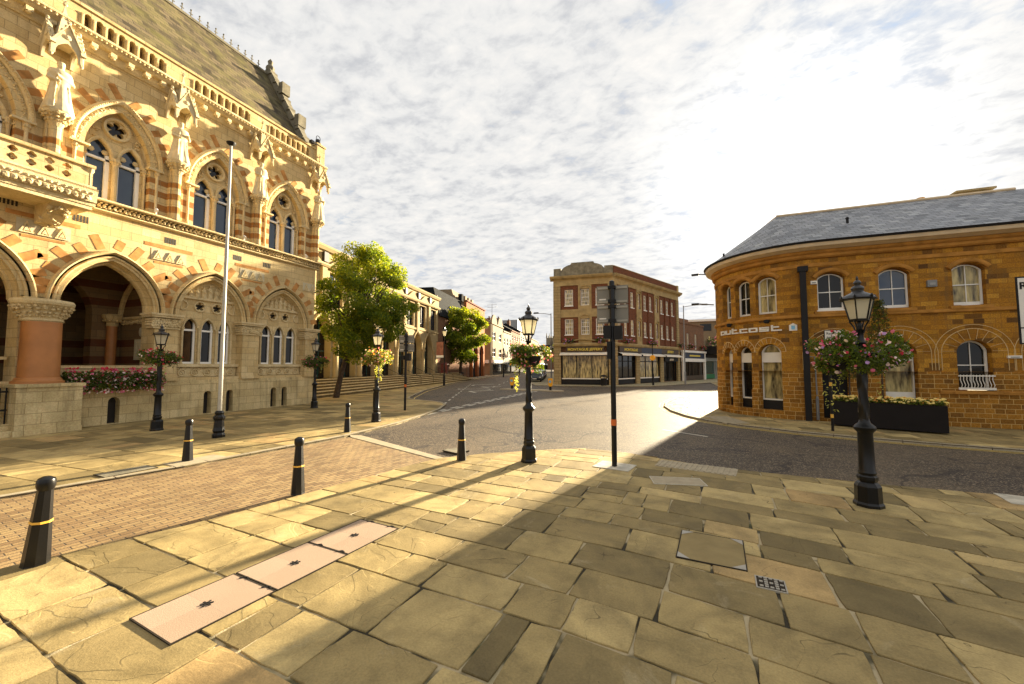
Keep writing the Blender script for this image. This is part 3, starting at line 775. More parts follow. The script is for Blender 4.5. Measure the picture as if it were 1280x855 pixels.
# balustrade with little arches
def f(g):
    g.box(6.95, 9.55, -.12, .12, 2.02, 2.12); g.box(2.95, 5.9, -.5, -.3, 2.3, 2.4)
    g.panel(rect(6.95, 9.55, 1.5, 2.02), [opening(7.1+.21*k, 1.6, 1.85, .06, .08, 4) for k in range(12)], -.08, .06)
wallpart('balustrade', f, M['lime'])
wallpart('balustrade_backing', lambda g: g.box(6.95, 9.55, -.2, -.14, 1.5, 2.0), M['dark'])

# ground floor windows in the two closed bays
for uc in BAY[3:]:
    def f(g):
        L = [opening(uc+x, 2.2, 3.75, .25, .42, 6) for x in (-.72, 0, .72)]
        st = [circ(uc+x, 4.72, .2, 30, lambda w: .5+.5*abs(cos(2.5*w))) for x in (-.36, .36)]
        g.panel(opening(uc, 1.6, SP, AW+.02, AH, 12), L + st, -.45, -.3)
    inf = wallpart('window_infill', f, M['lime'])
    def f(g):
        g.box(uc-1.32, uc+1.32, -.32, -.2, 5.02, 5.13); g.box(uc-1.34, uc+1.34, -.32, -.12, 2.06, 2.19)
        for x in (-.72, 0, .72): g.sweep(arch(uc+x, 3.75, .25, .42, 8), [(-.0, -.3), (0, -.24), (.05, -.22), (.08, -.3)])
        for x in (-.36, .36): g.sweep(circ(uc+x, 4.72, .22, 24), [(-.04, -.3), (-.02, -.25), (.02, -.25), (.04, -.3)], closed=True)
        for x in (-1.06, 1.06): g.sweep([q for q in circ(uc+x, 4.72, .2, 24) if abs(q[0]-uc) < 1.16], [(-.04, -.3), (-.02, -.25), (.02, -.25), (.04, -.3)])
        for x in (-1.02, -.36, .36, 1.02):
            g.lathe(uc+x, -.26, [(.07, 2.2), (.045, 2.28), (.045, 3.62), (.07, 3.7), (.08, 3.76)], 8)
        g.box(uc-1.28, uc+1.28, -.3, -.22, 1.64, 2.04)
        for k in range(5):
            x = uc-1.0+k*.5; g.sweep(circ(x, 1.82, .14, 16), [(-.03, -.22), (-.02, -.18), (.02, -.18), (.03, -.22)], closed=True)
            for q in range(3):
                w = q*2*PI/3; g.blob((x+.05*sin(w), -.2, 1.82+.05*cos(w)), .045)
        carve_row(g, uc-1.24, uc+1.24, -.2, 2.0, .035, .09)
        # relief figures in the tympanum
        g.box(uc-.95, uc+.95, -.3, -.29, 5.13, 5.5)
        for k in range(7):
            x = uc-.78+k*.26; hh = .62*(1-abs(x-uc)/1.35)
            g.lathe(x, -.26, [(.09, 5.13), (.075, 5.13+hh*.35), (.1, 5.13+hh*.62), (.05, 5.13+hh*.78)], 7); g.blob((x, -.24, 5.13+hh*.88), (.055, .055, .07))
            g.bar((x-.08, -.2, 5.13+hh*.6), (x+.06, -.16, 5.13+hh*.4), .04)
    wallpart('tracery', f, M['carve'])
    for x in (-.72, 0, .72):
        def f(g):
            g.box(uc+x-.26, uc+x-.2, -.42, -.36, 2.2, 4.1); g.box(uc+x+.17, uc+x+.26, -.42, -.36, 2.2, 4.1)
            g.box(uc+x-.26, uc+x+.26, -.42, -.35, 2.2, 2.28); g.box(uc+x-.26, uc+x+.26, -.42, -.34, 3.62, 3.7); 
        w = wallpart('window', f, M['whitec']); wallpart('pane', lambda g: g.box(uc+x-.3, uc+x+.3, -.5, -.43, 2.1, 4.3), M['glassd'], w)
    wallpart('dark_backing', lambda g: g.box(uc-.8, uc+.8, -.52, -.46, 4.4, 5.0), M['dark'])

# string course with carved foliage
def f(g):
    g.sweep([(-4, 7.65), (17.34, 7.65)], [(0, 0), (0, .08), (.05, .16), (.09, .16), (.1, 0)]); g.sweep([(-4, 8.0), (17.34, 8.0)], [(0, 0), (0, .3), (.03, .33), (.08, .33), (.11, .2), (.15, 0)])
    u = -3.9
    while u < 17.3:
        g.blob((u, .15, 7.86), (.055, .08, .08), 0, 5, .3); g.blob((u+.06, .14, 7.8), (.035, .07, .035), 0, 5, .3); g.blob((u+.05, .18, 7.95), (.04, .08, .03), 0, 5, .3); u += .145*U(.85, 1.15)
wallpart('string_course', f, M['carve'])
wallpart('string_course_bed', lambda g: g.box(-4, 17.3, 0, .09, 7.74, 8.01), M['crevice_riser'])

# upper storey
UW, US, UH = .97, 9.9, 1.75
def f(g): g.panel(rect(-4, 17.2, 8.1, 13.32), [opening(u, 8.12, US, UW, UH, 12) for u in BAY], -.6, 0)
wallpart('upper_wall', f, M['band'])
def f(g):
    for u in BAY:
        P = arch(u, US, UW+.36, UH+.55, 12)
        for i in range(1, len(P)-2):
            a, b = Vector(P[i]), Vector(P[i+1]); t = (b-a).normalized(); n = Vector((-t.y, t.x))
            if i % 2: 
                L = .5 if (i//2) % 2 else .36
                g.panel([tuple(x) for x in (a-n*.02, b-n*.02, b+n*L, a+n*L)], [], 0, .012)
wallpart('ironstone_voussoirs', f, M['iron'])
for u in BAY:
    def f(g):
        P = arch(u, US, UW, UH, 16)
        g.sweep(P, [(0, -.5), (-.03, -.3), (.02, -.2), (.05, -.14), (.07, -.2), (.1, -.1), (.12, -.03), (.24, .0), (.25, .07), (.28, .1), (.36, .13), (.4, .1), (.42, 0)])
        for i in range(1, len(P)-1):
            for s in (0, .5):
                a, b = Vector(P[i]), Vector(P[i+1] if i < len(P)-1 else P[i]); c = a.lerp(b, s); t = (b-a).normalized(); n = Vector((-t.y, t.x))
                q = c+n*.33; g.blob((q.x, .13, q.y), (.035, .04, .035), 0, 4)
                for w in (.15, .2):
                    q = c+n*(w+U(-.02, .02)); g.blob((q.x, U(-.03, .01), q.y), (.045, .045, .045), 0, 5, .3)
    wallpart('window_arch', f, M['carve'])
    def f(g):
        g.panel(opening(u, 8.1, US, UW+.02, UH, 12), [opening(u+x, 8.12, 9.85, .345, .62, 8) for x in (-.46, .46)] + [circ(u, 11.02, .3, 40, foil5)], -.45, -.3)
    wallpart('window_infill', f, M['lime'])
    def f(g):
        for x in (-.46, .46):
            g.sweep(arch(u+x, 9.85, .345, .62, 8), [(-.03, -.34), (-.02, -.26), (.03, -.22), (.08, -.22), (.1, -.3)])
            g.blob((u+x-.2, -.36, 10.02), (.11, .04, .1), 0, 6); g.blob((u+x+.2, -.36, 10.02), (.11, .04, .1), 0, 6)
        g.sweep(circ(u, 11.02, .36, 30), [(-.05, -.3), (-.04, -.24), (.0, -.2), (.05, -.2), (.07, -.3)], closed=True)
        for s in (-1, 1):
            for q in range(9): g.blob((u+s*U(.5, .74), -.27, U(10.5, 10.85)), .05, 0, 5, .3)
        g.lathe(u, -.24, [(.13, 8.12), (.12, 8.24), (.085, 8.3), (.085, 9.6), (.13, 9.7), (.15, 9.8), (.14, 9.86)], 10)
        for q in range(10):
            w = q*2*PI/10; g.blob((u+.13*cos(w), -.24+.13*sin(w), 9.75), .045)
        for s in (-1, 1):
            for j, x in enumerate((.9, 1.04, 1.2)):
                d = -.24+.12*j
                g.lathe(u+s*x, d, [(.07, 8.12), (.07, 8.24), (.048, 8.28), (.048, 9.6), (.07, 9.68), (.09, 9.86), (.09, 9.93)], 8)
                for q in range(7):
                    w = q*2*PI/7; g.blob((u+s*x+.075*cos(w), d+.075*sin(w), 9.76), .045, 0, 5, .2)
        for s in (-1, 1):
            x0, x1 = sorted((u+s*.85, u+s*1.38)); g.box(x0, x1, -.1, .13, 9.88, 9.95)
    wallpart('tracery', f, M['carve'], smooth=False)
    for x in (-.46, .46):
        def f(g):
            g.box(u+x-.34, u+x-.29, -.46, -.38, 8.12, 9.95); g.box(u+x+.22, u+x+.34, -.46, -.36, 8.12, 9.95)
            g.box(u+x-.34, u+x+.34, -.46, -.37, 8.12, 8.18); g.box(u+x-.34, u+x+.34, -.46, -.36, 9.72, 9.8)
        w = wallpart('window', f, M['whitec'])
        wallpart('pane', lambda g: g.box(u+x-.36, u+x+.36, -.52, -.47, 8.1, 10.6), M['glass'], w)
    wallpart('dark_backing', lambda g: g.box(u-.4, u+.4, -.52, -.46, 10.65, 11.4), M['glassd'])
# buttress shafts, corbels, statues, canopies
def make_statue(fr, u, d, z, h, seed):
    r = random.Random(seed); g = MB(fr); s = h/1.72
    ph = r.uniform(0, 6)
    fl = lambda w, zz: 1 + (.10*sin(5*w+ph) + .06*sin(9*w+ph*2+zz*2))*max(0, min(1, (z+1.1*s-zz)/(.7*s)))
    g.lathe(u, d, [(.27*s, z), (.28*s, z+.06*s), (.22*s, z+.4*s), (.19*s, z+.8*s), (.17*s, z+.98*s), (.2*s, z+1.15*s), (.23*s, z+1.3*s), (.2*s, z+1.42*s), (.08*s, z+1.49*s), (.06*s, z+1.56*s)], 32, sx=1.35, sy=1.05, flute=fl)
    g.lathe(u, d+.02*s, [(.03*s, z+1.48*s), (.075*s, z+1.53*s), (.095*s, z+1.62*s), (.09*s, z+1.7*s), (.05*s, z+1.77*s)], 12)
    g.blob((u, d+.1*s, z+1.6*s), (.02*s, .03*s, .03*s)); 
    g.lathe(u, d+.01*s, [(.1*s, z+1.66*s), (.105*s, z+1.72*s), (.09*s, z+1.76*s)], 12)
    sg = 1 if seed % 2 else -1
    g.tube([(u-.21*s, d, z+1.35*s), (u-.28*s, d+.04*s, z+1.08*s), (u-.12*s, d+.24*s, z+1.0*s)], [.075*s, .07*s, .045*s], 8)
    g.tube([(u+.21*s, d, z+1.35*s), (u+.3*s, d+.06*s, z+1.1*s), (u+sg*.16*s, d+.25*s, z+(1.18 if seed % 3 else .95)*s)], [.075*s, .07*s, .045*s], 8)
    g.blob((u-.1*s, d+.25*s, z+1.0*s), .05*s); g.blob((u+sg*.15*s, d+.26*s, z+(1.18 if seed % 3 else .95)*s), .05*s)
    g.tube([(u-.14*s, d+.2*s, z+1.3*s), (u-.2*s, d+.25*s, z+.1*s)], .02*s, 6)
    for k in range(5): g.tube([(u+(-.16+.08*k)*s, d+.16*s, z+.95*s), (u+(-.22+.11*k)*s, d+.21*s, z+.05*s)], [.02*s, .035*s], 6)
    o = g.build('statue', M['pale'], hall)
    md = o.modifiers.new('r', 'REMESH'); md.mode = 'VOXEL'; md.voxel_size = .022; md.use_smooth_shade = True
    dg = bpy.context.evaluated_depsgraph_get(); me = bpy.data.meshes.new_from_object(o.evaluated_get(dg)); old = o.data
    o.modifiers.clear(); o.data = me; bpy.data.meshes.remove(old)
    me.materials.clear(); me.materials.append(M['pale']); return o
for i, p in enumerate(PIER[1:]):
    def f(g):
        g.box(p-.2, p+.2, 0, .2, 8.1, 10.15) if p < 17 else g.box(p-.2, p+.2, 0, .2, 8.1, 10.15)
        g.lathe(p, .22, [(.15, 8.1), (.15, 10.1)], 12)
    wallpart('buttress_shaft', f, M['band'])
    def f(g):
        g.lathe(p, .24, [(.14, 10.02), (.2, 10.12), (.24, 10.25), (.38, 10.38), (.4, 10.44), (.38, 10.48)], 14)
        for r, z in ((.22, 10.2), (.3, 10.3), (.36, 10.38)):
            for k in range(14):
                w = k*2*PI/14; g.blob((p+r*cos(w), .24+r*sin(w), z), .055, 0, 5, .3)
    wallpart('statue_corbel', f, M['carve'])
    make_statue(GF, p, .32, 10.48, 1.7, i+3)
    def f(g):
        for c0, uu, dv in (((p, .3), (0, 1), (1, 0)), ((p, .34), (1, 0), (0, -1)), ((p, .34), (1, 0), (0, 1))):
            k = MB(Frame(GF((c0[0], c0[1], 0)), uu, dv)); r_ = .38
            A = arch(0, 12.36, .27, .42, 6)
            k.panel([(-.36, 12.28), (-.36, 12.6), (-.02, 13.34), (.02, 13.34), (.36, 12.6), (.36, 12.28), (.27, 12.28)] + A[::-1] + [(-.27, 12.28)], [], r_-.07, r_, back=True)
            k.sweep([(-.42, 12.55), (0, 13.45), (.42, 12.55)], [(-.03, r_-.08), (-.03, r_+.05), (.03, r_+.05), (.03, r_-.08)])
            for q in range(1, 5):
                for sg in (-1, 1): k.blob((sg*.42*(1-q/5), r_+.02, 12.6+.9*q/5), (.04, .04, .05), 0, 5, .2)
            k.blob((0, r_, 13.5), (.06, .06, .08)); k.blob((0, r_+.01, 12.98), (.09, .03, .09), 0, 7)
            n = len(g.v); g.v += k.v; g.l += k.l; g.f += [[q+n for q in x] for x in k.f]; g.m += k.m; g.c += k.c
        g.box(p-.36, p+.36, 0, .64, 12.84, 12.92)
        g.lathe(p, .32, [(.36, 12.8), (.3, 12.95), (.03, 14.15), (.03, 14.25)], 4, ph=PI/4)
        g.blob((p, .32, 14.28), .07); g.bar((p, .32, 14.25), (p, .32, 14.5), .035); g.bar((p-.09, .32, 14.38), (p+.09, .32, 14.38), .035)
        for x in (-.36, .36):
            g.blob((p+x, .66, 12.25), (.06, .06, .09))
            g.lathe(p+x, .66, [(.05, 12.25), (.05, 12.6), (.01, 13.0)], 6)
    wallpart('canopy', f, M['pale'] if i < 3 else M['carve'])
# cornice
def f(g):
    g.sweep([(-4, 13.3), (17.5, 13.3)], [(0, 0), (.0, .05), (.08, .08), (.28, .1), (.3, .26), (.38, .34), (.46, .36), (.5, .42), (.58, .42), (.62, .3), (.65, -.2)])
    u = -3.8
    while u < 17.4:
        g.box(u, u+.17, .08, .3, 13.42, 13.56); g.blob((u+.085, .22, 13.4), (.08, .09, .06)); u += .52
    u = -3.9
    while u < 17.4: g.blob((u, .4, 13.74), (.05, .04, .045), 0, 5); u += .14
wallpart('cornice', f, M['carve'])
def f(g):
    holes = []
    for a, b in zip(PIER, PIER[1:]):
        n = 8; s = (b-a-1.0)/n
        holes += [opening(a+.5+s*(k+.5), 14.06, 14.46, s*.3, s*.34, 4) for k in range(n)]
    g.panel(rect(-4, 17.3, 13.9, 14.72), holes, -.16, .1); g.box(-4, 17.35, -.2, .16, 14.72, 14.82)
    for a, b in zip(PIER, PIER[1:]):
        s = (b-a-1.0)/8
        for k in range(9): g.lathe(a+.5+s*k, .1, [(.05, 13.95), (.035, 14.0), (.035, 14.4), (.055, 14.48)], 6)
wallpart('parapet', f, M['lime'])
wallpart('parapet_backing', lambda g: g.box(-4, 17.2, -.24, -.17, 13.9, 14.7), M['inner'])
wallpart('corner_pinnacle', lambda g: (g.box(16.85, 17.4, -.3, .25, 13.95, 15.0), g.box(16.8, 17.45, -.35, .3, 15.0, 15.1), g.lathe(17.1, 0, [(.3, 15.1), (.2, 15.25), (.05, 15.4)], 8)), M['lime'])
# roof with slates, coping at the gable, ridge crest
def f(g):
    g.add([(-30, -.5, 14.3), (16.95, -.5, 14.3), (16.95, -4.3, 20.6), (-30, -4.3, 20.6)], [(0, 1, 2, 3)])
    g.add([(-30, -8.3, 14.3), (16.95, -8.3, 14.3), (16.95, -4.3, 20.6), (-30, -4.3, 20.6)], [(0, 1, 2, 3)])
roof = wallpart('roof', f, M['slate'])
def f(g):
    g.panel([(0, 0)], [], 0, 0) if False else None
    fr = Frame((-19, 16.95, 0), (1, 0), (0, 1)); k = MB(fr)
    k.panel([(.1, 13.9), (-.45, 14.9), (-4.1, 20.95), (-4.3, 21.1), (-4.5, 20.95), (-8.5, 14.3), (-8.5, 13.9)], [], 0, .38, back=True)
    for a in range(9):
        x = -.6-a*.42; z = 14.95+(a*.42)*1.655+.1; k.box(x-.22, x+.05, -.06, .42, z-.05, z+.14)
    k.box(-1.7, -1.35, -.08, .46, 16.6, 17.3); k.box(-3.15, -2.8, -.08, .46, 19.0, 19.7); k.lathe(-4.3, .19, [(.22, 20.9), (.26, 21.15), (.12, 21.35), (.16, 21.55), (.02, 21.75)], 8)
    g.v += k.v; g.l += k.l; g.f += k.f; g.m += k.m; g.c += k.c
wallpart('gable', f, M['grime'])
def f(g):
    u = -8
    while u < 16.6:
        g.bar((u, -4.3, 20.6), (u, -4.3, 21.05), .035); g.bar((u-.09, -4.3, 20.88), (u+.09, -4.3, 20.88), .03); g.blob((u, -4.3, 21.07), .05, 0, 4); u += .42
    g.box(-30, 16.9, -4.38, -4.22, 20.55, 20.68)
wallpart('ridge_crest', f, M['grime'])
wallpart('end_wall', lambda g: (g.box(16.9, 17.22, -12, -.76, 0, 14), g.box(-4.1, -4, -12, -.1, 0, 14)), M['limelow'])
# balcony
def f(g):
    g.box(-3, 7.02, 0, 1.25, 7.28, 7.4); g.box(-3, 7.06, 0, 1.36, 7.95, 8.05)
    g.sweep([(-3, 7.4), (7.08, 7.4)], [(0, 0), (0, 1.28), (.1, 1.3), (.12, 1.36), (.5, 1.42), (.55, 1.46), (.56, 0)])
    for u0 in [x*.16-2.9 for x in range(62)]:
        g.blob((u0, 1.4, 7.62), (.08, .05, .09), 0, 5, .3); g.blob((u0+.08, 1.41, 7.78), (.05, .04, .05), 0, 5, .3)
    for k in range(8): g.blob((7.08, .2+k*.15, 7.65), (.05, .07, .1), 0, 5, .3)
balc = wallpart('balcony', f, M['carve'])
def f(g):
    holes = []
    for a in (-2.4, .4, 3.2, 4.95):
        for k in range(4):
            for z in (8.16, 8.4):
                x = a+.17+k*.4*.95; holes.append(circ(x+.12, z+.09, .11, 16, lambda w: .75+.25*abs(cos(2*w))))
    g.panel(rect(-3, 7.0, 8.05, 8.68), holes, 1.1, 1.22, back=True); g.box(-3, 7.04, 1.04, 1.3, 8.68, 8.78)
    g.box(6.88, 7.0, 0, 1.1, 8.05, 8.68); g.box(6.84, 7.04, 0, 1.04, 8.68, 8.78)
    g.lathe(6.94, 1.16, [(.1, 8.05), (.07, 8.12), (.07, 8.5), (.12, 8.62), (.12, 8.7)], 8)
wallpart('balcony_parapet', f, M['lime'], balc)
for p in (6.4, 2.9):
    def f(g):
        fr = Frame(GF((p, 0, 0)), (1, 0), (0, -1)); k = MB(fr)
        k.panel([(0, 6.7), (.3, 6.75), (.6, 6.95), (.95, 7.2), (1.15, 7.28), (0, 7.28)], [], -.25, .25, back=True)
        n = len(g.v); g.v += k.v; g.l += k.l; g.f += [[q+n for q in x] for x in k.f]; g.m += k.m; g.c += k.c
        for q in range(26): t = U(0, 1); g.blob((p+U(-.25, .25), .1+t*.95, 6.72+t*.5+U(-.03, .03)), .07, 0, 5, .3)
    wallpart('balcony_bracket', f, M['carve'], balc)

# things fixed to the hall
fl = thing('floodlight', 'black floodlight on a curled bracket at the top corner of the Gothic hall', 'floodlight', GF((16.95, .1, 14.9)))
g = MB(GF); g.lathe(17.0, .12, [(.1, 15.12), (.13, 15.2), (.13, 15.36), (.06, 15.42)], 10); g.build('lamp_body', M['black'], fl)
g = MB(GF); g.tube([(16.9, .1, 15.1), (16.9, .1, 15.5)] + [(16.9+.14*(1-cos(a*.4)), .1, 15.5+.14*sin(a*.4)) for a in range(1, 8)] + [(17.18, .1, 15.35)], .018, 6); g.build('bracket', M['black'], fl)
g = MB(GF); g.bar((16.4, .3, 14.88), (16.9, .3, 14.98), .05); g.box(16.3, 16.5, .22, .42, 14.82, 14.98); g.build('junction_arm', M['black'], fl)
for u, lb in ((9.3, 'small white spotlight on the ledge right of the second tall window'), (12.85, 'small white spotlight on the ledge between the two right-hand tall windows'), (16.35, 'small white spotlight on the ledge nearest the end of the Gothic hall')):
    t = thing('spotlight', lb, 'spotlight', GF((u, .2, 8.12)), 'spotlights on the carved ledge')
    g = MB(GF); g.bar((u, .2, 8.12), (u, .2, 8.25), .04); g.build('bracket', M['white'], t)
    g = MB(GF); g.tube([(u-.05, .32, 8.22), (u+.05, .1, 8.36)], [.07, .05], 8); g.build('lamp_body', M['white'], t)
gt = thing('iron_gate', 'black iron gate at the entrance left of the big red column', 'gate', GF((5.3, .5, 0)))
g = MB(GF)
for z in (.2, .75, 1.3): g.box(3.0, 5.72, .5, .54, z, z+.06)
g.build('rail', M['black'], gt); g = MB(GF)
for k in range(22): g.box(3.05+k*.125, 3.08+k*.125, .505, .535, .05, 1.45)
g.build('gate_bars', M['black'], gt)
# ------------------------------------------------------------------ vegetation helpers
def leaves(mb, n, fn, size, mats, aspect=.6, disc=False, droop=0):
    """n small leaf faces; fn() gives a point; mats = list of material slots to draw from"""
    for _ in range(n):
        p = fn(); s = size*U(.6, 1.3); a = Vector((U(-1, 1), U(-1, 1), U(-1, 1)-droop)).normalized(); b = a.cross(Vector((U(-1, 1), U(-1, 1), U(-1, 1)))).normalized()
        m = mats[int(RND.random()*len(mats))]; P = Vector(p)
        if disc:
            nn = a.cross(b); q = [tuple(P + (a*cos(k*PI/3)+b*sin(k*PI/3))*s) for k in range(6)]
            mb.add(q + [tuple(P+nn*s*.35)], [(k, (k+1) % 6, 6) for k in range(6)], m)
        else:
            q = [P-a*s, P+b*s*aspect*.7-a*s*.1, P+a*s, P-b*s*aspect*.7+a*s*.1]
            mb.add([tuple(x) for x in q], [(0, 1, 2, 3)], m)
def in_ball(c, r):
    while True:
        p = Vector((U(-1, 1), U(-1, 1), U(-1, 1)))
        if p.length <= 1: return (c[0]+p.x*r[0], c[1]+p.y*r[1], c[2]+p.z*r[2])
def tree(name, label, loc, H, crown, rx, lean=(0, 0), nl=16000, size=.11, mats=('leaf1', 'leaf2'), split=.3, cat='tree', group=None, seed=3, trunk=.16, clumps=60, fork=None):
    """crown = (z centre, half height); clumps of leaves sit at the ends of the boughs"""
    rn = random.Random(seed); t = thing(name, label, cat, (*loc, 0), group)
    zc, hz = crown; g = MB(Frame((*loc, 0))); top = (lean[0]*1.0, lean[1], zc)
    fk = fork or H*.28
    g.tube([(0, 0, -.05), (lean[0]*.15, lean[1]*.15, fk*.5), (lean[0]*.35, lean[1]*.35, fk), (lean[0]*.8, lean[1]*.8, zc), (lean[0], lean[1], zc+hz*.7)], [trunk*1.25, trunk, trunk*.85, trunk*.45, trunk*.12], 9)
    cl = []
    for k in range(clumps):
        while True:
            p = Vector((rn.uniform(-1, 1), rn.uniform(-1, 1), rn.uniform(-1, 1)))
            if .35 < p.length < 1: break
        bulge = 1 + .16*sin(3*math.atan2(p.y, p.x)+seed)
        zz = p.z
        w = bulge*(1-.35*max(0, zz)**2)*(1-.25*max(0, -zz))
        c = (lean[0]+p.x*rx*w, lean[1]+p.y*rx*w, zc+zz*hz); cl.append((c, rn.uniform(.5, 1.0)*rx*.28))
        if k % 2 == 0:
            s = rn.uniform(.3, .9); a = (lean[0]*s, lean[1]*s, fk+(zc-fk)*s*.9)
            m = ((a[0]+c[0])/2+rn.uniform(-.2, .2), (a[1]+c[1])/2+rn.uniform(-.2, .2), (a[2]*.55+c[2]*.45)); g.tube([a, m, c], [trunk*.35, trunk*.2, trunk*.05], 5, cap=False)
    g.build('trunk', M['bark'], t, smooth=True)
    g = MB(Frame((*loc, 0))); per = nl//clumps
    for c, r in cl:
        yel = 1 if (c[2]-zc)/hz > split + rn.uniform(-.35, .35) else 0  # sunlit crown top put into leaf colour: upper clumps mostly yellow-green
        slots = [0, 0, 0, 1] if not yel else [1, 1, 0]
        def fn():
            q = in_ball(c, (r, r, r*.75)); return q
        leaves(g, per, fn, size, slots)
    g.build('crown', [M[m] for m in mats], t, normals=False)
    return t
tree('street_tree', 'leafy green tree leaning right in front of the steps beside the Gothic hall', (-20.6, 20.6), 10.3, (6.3, 4.0), 3.15, (1.2, 1.0), 50000, .095, seed=5, clumps=135, trunk=.17, split=.5, fork=2.6)
# ------------------------------------------------------------------ buildings
def sash(parent, fr, uc, z0, w, h, ah=0, cols=2, rows=2, rec=-.14, fm='whitec', pm='glassd', sill=None, t=.05, bar=.022, side=None):
    top = z0+h-ah; side = side or t
    O = opening(uc, z0, top, w/2, ah, 8) if ah else rect(uc-w/2, uc+w/2, z0, z0+h)
    wi = w/2-side; I = opening(uc, z0+t, top, wi, ah*wi/(w/2), 8) if ah else rect(uc-wi, uc+wi, z0+t, z0+h-t)
    g = MB(fr); g.panel(O, [I], rec-.05, rec)
    for k in range(1, cols):
        x = uc-w/2+w*k/cols; g.box(x-bar/2, x+bar/2, rec-.045, rec-.008, z0, z0+h-(ah*.02 if ah else 0)-.015)
    for k in range(1, rows):
        z = z0+h*k/rows; b = bar*1.6 if k*2 == rows else bar; g.box(uc-w/2+.01, uc+w/2-.01, rec-.04, rec-.005, z-b/2, z+b/2)
    o = g.build('window', M[fm], parent)
    g = MB(fr); g.panel(O, [], rec-.06, rec-.046); g.build('pane', M[pm], o)
    if sill:
        g = MB(fr); g.box(uc-w/2-.05, uc+w/2+.05, rec, .07, z0-.09, z0); g.build('sill', M[sill], o)
    return o

# ---- orange sandstone bar with the rounded corner
A0 = 18.1
pts = [(16.63, 32.08)] + [(5.6+3.3*cos(PI+a*PI/2/15), 21.9+3.3*sin(PI+a*PI/2/15)) for a in range(-10, 16)] + [(24, 18.6)]
BW = Bend(pts)
_of = BW.s[-2]-23.28
for _i in range(1, len(BW.s)): BW.s[_i] -= _of
def bx_(x): return BW.s[-2]+(x-5.6)
def bpanel(g, outer, holes=(), d0=-.3, d1=0, m=0):
    loops = [list(outer)]+[list(h) for h in holes]
    tri = tessellate_polygon([[Vector((p[0], p[1], 0)) for p in L] for L in loops]); flat = [p for L in loops for p in L]
    for t in tri:
        P = ccw([flat[i] for i in t]); lo = min(p[0] for p in P); hi = max(p[0] for p in P)
        for a, b in zip(BW.s, BW.s[1:]):
            if b <= lo or a >= hi: continue
            q = clip_convex(P, [(a, -5), (b, -5), (b, 50), (a, 50)])
            if len(q) > 2 and area(q) > 1e-6: g.add([(p[0], d1, p[1]) for p in q], [tuple(range(len(q)))], m)
    for L in loops[1:]:
        n = len(L); g.add([(p[0], d1, p[1]) for p in L] + [(p[0], d0, p[1]) for p in L], [(i, (i+1) % n, n+(i+1) % n, n+i) for i in range(n)], m)
def samp(u0, u1, z):
    return [(u0, z)] + [(s, z) for s in BW.s if u0 < s < u1] + [(u1, z)]
bar = thing('bar_building', 'orange sandstone two-storey bar with a rounded corner and slate roof', 'bar building', (5.6, 18.6, 0))
UPW = [(19.5, .62), (20.45, .72), (21.44, .78)]
FLW = [(5.93, .88), (7.83, .9), (9.86, .86), (11.9, .88), (13.95, .88), (16.0, .88)]
GFW = [(19.5, .62), (20.43, .72), (21.5, .84)]
GFF = [(5.95, .86, .1), (7.88, .94, .1), (9.87, .9, 1.25), (11.9, .9, 1.25), (13.95, .94, .1), (16.0, .9, 1.25)]
hu = [opening(u, 4.25, 5.62, w/2, .22, 6) for u, w in UPW] + [opening(bx_(x), 4.22, 5.5, w/2, .22, 6) for x, w in FLW]
hu += [opening(u, 4.22, 5.5, .4, .2, 6) for u in (3, 6, 9, 12, 15)]
hl = [opening(u, .32, 2.68, w/2, w*.38, 8) for u, w in GFW] + [opening(bx_(x), z, 2.62, w/2, w*.42, 8) for x, w, z in GFF]
g = MB(BW); bpanel(g, rect(0, BW.s[-1], 1.9, 6.45), hu+[[(p[0], max(1.9, p[1])) for p in h] for h in hl], -.34, 0)
g.build('wall', M['sand'], bar)
g = MB(BW)
low = [[(p[0], p[1]) for p in h if p[1] < 1.9] for h in hl]
bpanel(g, rect(0, BW.s[-1], -.1, 1.9), [[(h[0][0], h[0][1]), (h[0][0], 1.898), (h[-1][0], 1.898), (h[-1][0], h[-1][1])] for h in low], -.34, .015)
for u, w in ((18.95, .32), (19.98, .2), (20.93, .2)):
    g.lathe(*(u, -.02), [(.16*w/.2, .15), (.16*w/.2, 1.1), (.1*w/.2, 1.2)], 10)
g.build('lower_wall', M['sandlow'], bar)
g = MB(BW)
g.sweep(samp(0, BW.s[-1], 3.98), [(0, 0), (0, .05), (.03, .08), (.12, .08), (.14, 0)])
g.sweep(samp(0, BW.s[-1], 5.98), [(0, 0), (0, .03), (.12, .04), (.14, .0)]); g.sweep(samp(0, BW.s[-1], 6.3), [(0, 0), (0, .07), (.05, .12), (.14, .13), (.15, 0)])
g.sweep(samp(bx_(8.9), BW.s[-1], 1.12), [(0, 0), (0, .05), (.1, .07), (.13, 0)])
for u, w in UPW+[(bx_(x), w) for x, w in FLW]:
    g.sweep(arch(u, 5.62 if u < 23 else 5.5, w/2+.05, .24, 8), [(0, 0), (0, .06), (.05, .08), (.12, .08), (.15, 0)])
for x, w in FLW: g.box(bx_(x)-w/2-.12, bx_(x)+w/2+.12, -.1, .1, 4.1, 4.2)
g.box(bx_(9.87)-.6, bx_(9.87)+.6, -.1, .09, 1.14, 1.23)
g.build('stone_trim', M['sandtrim'], bar)
g = MB(BW)   # pale pointing that outlines the ground-floor voussoirs
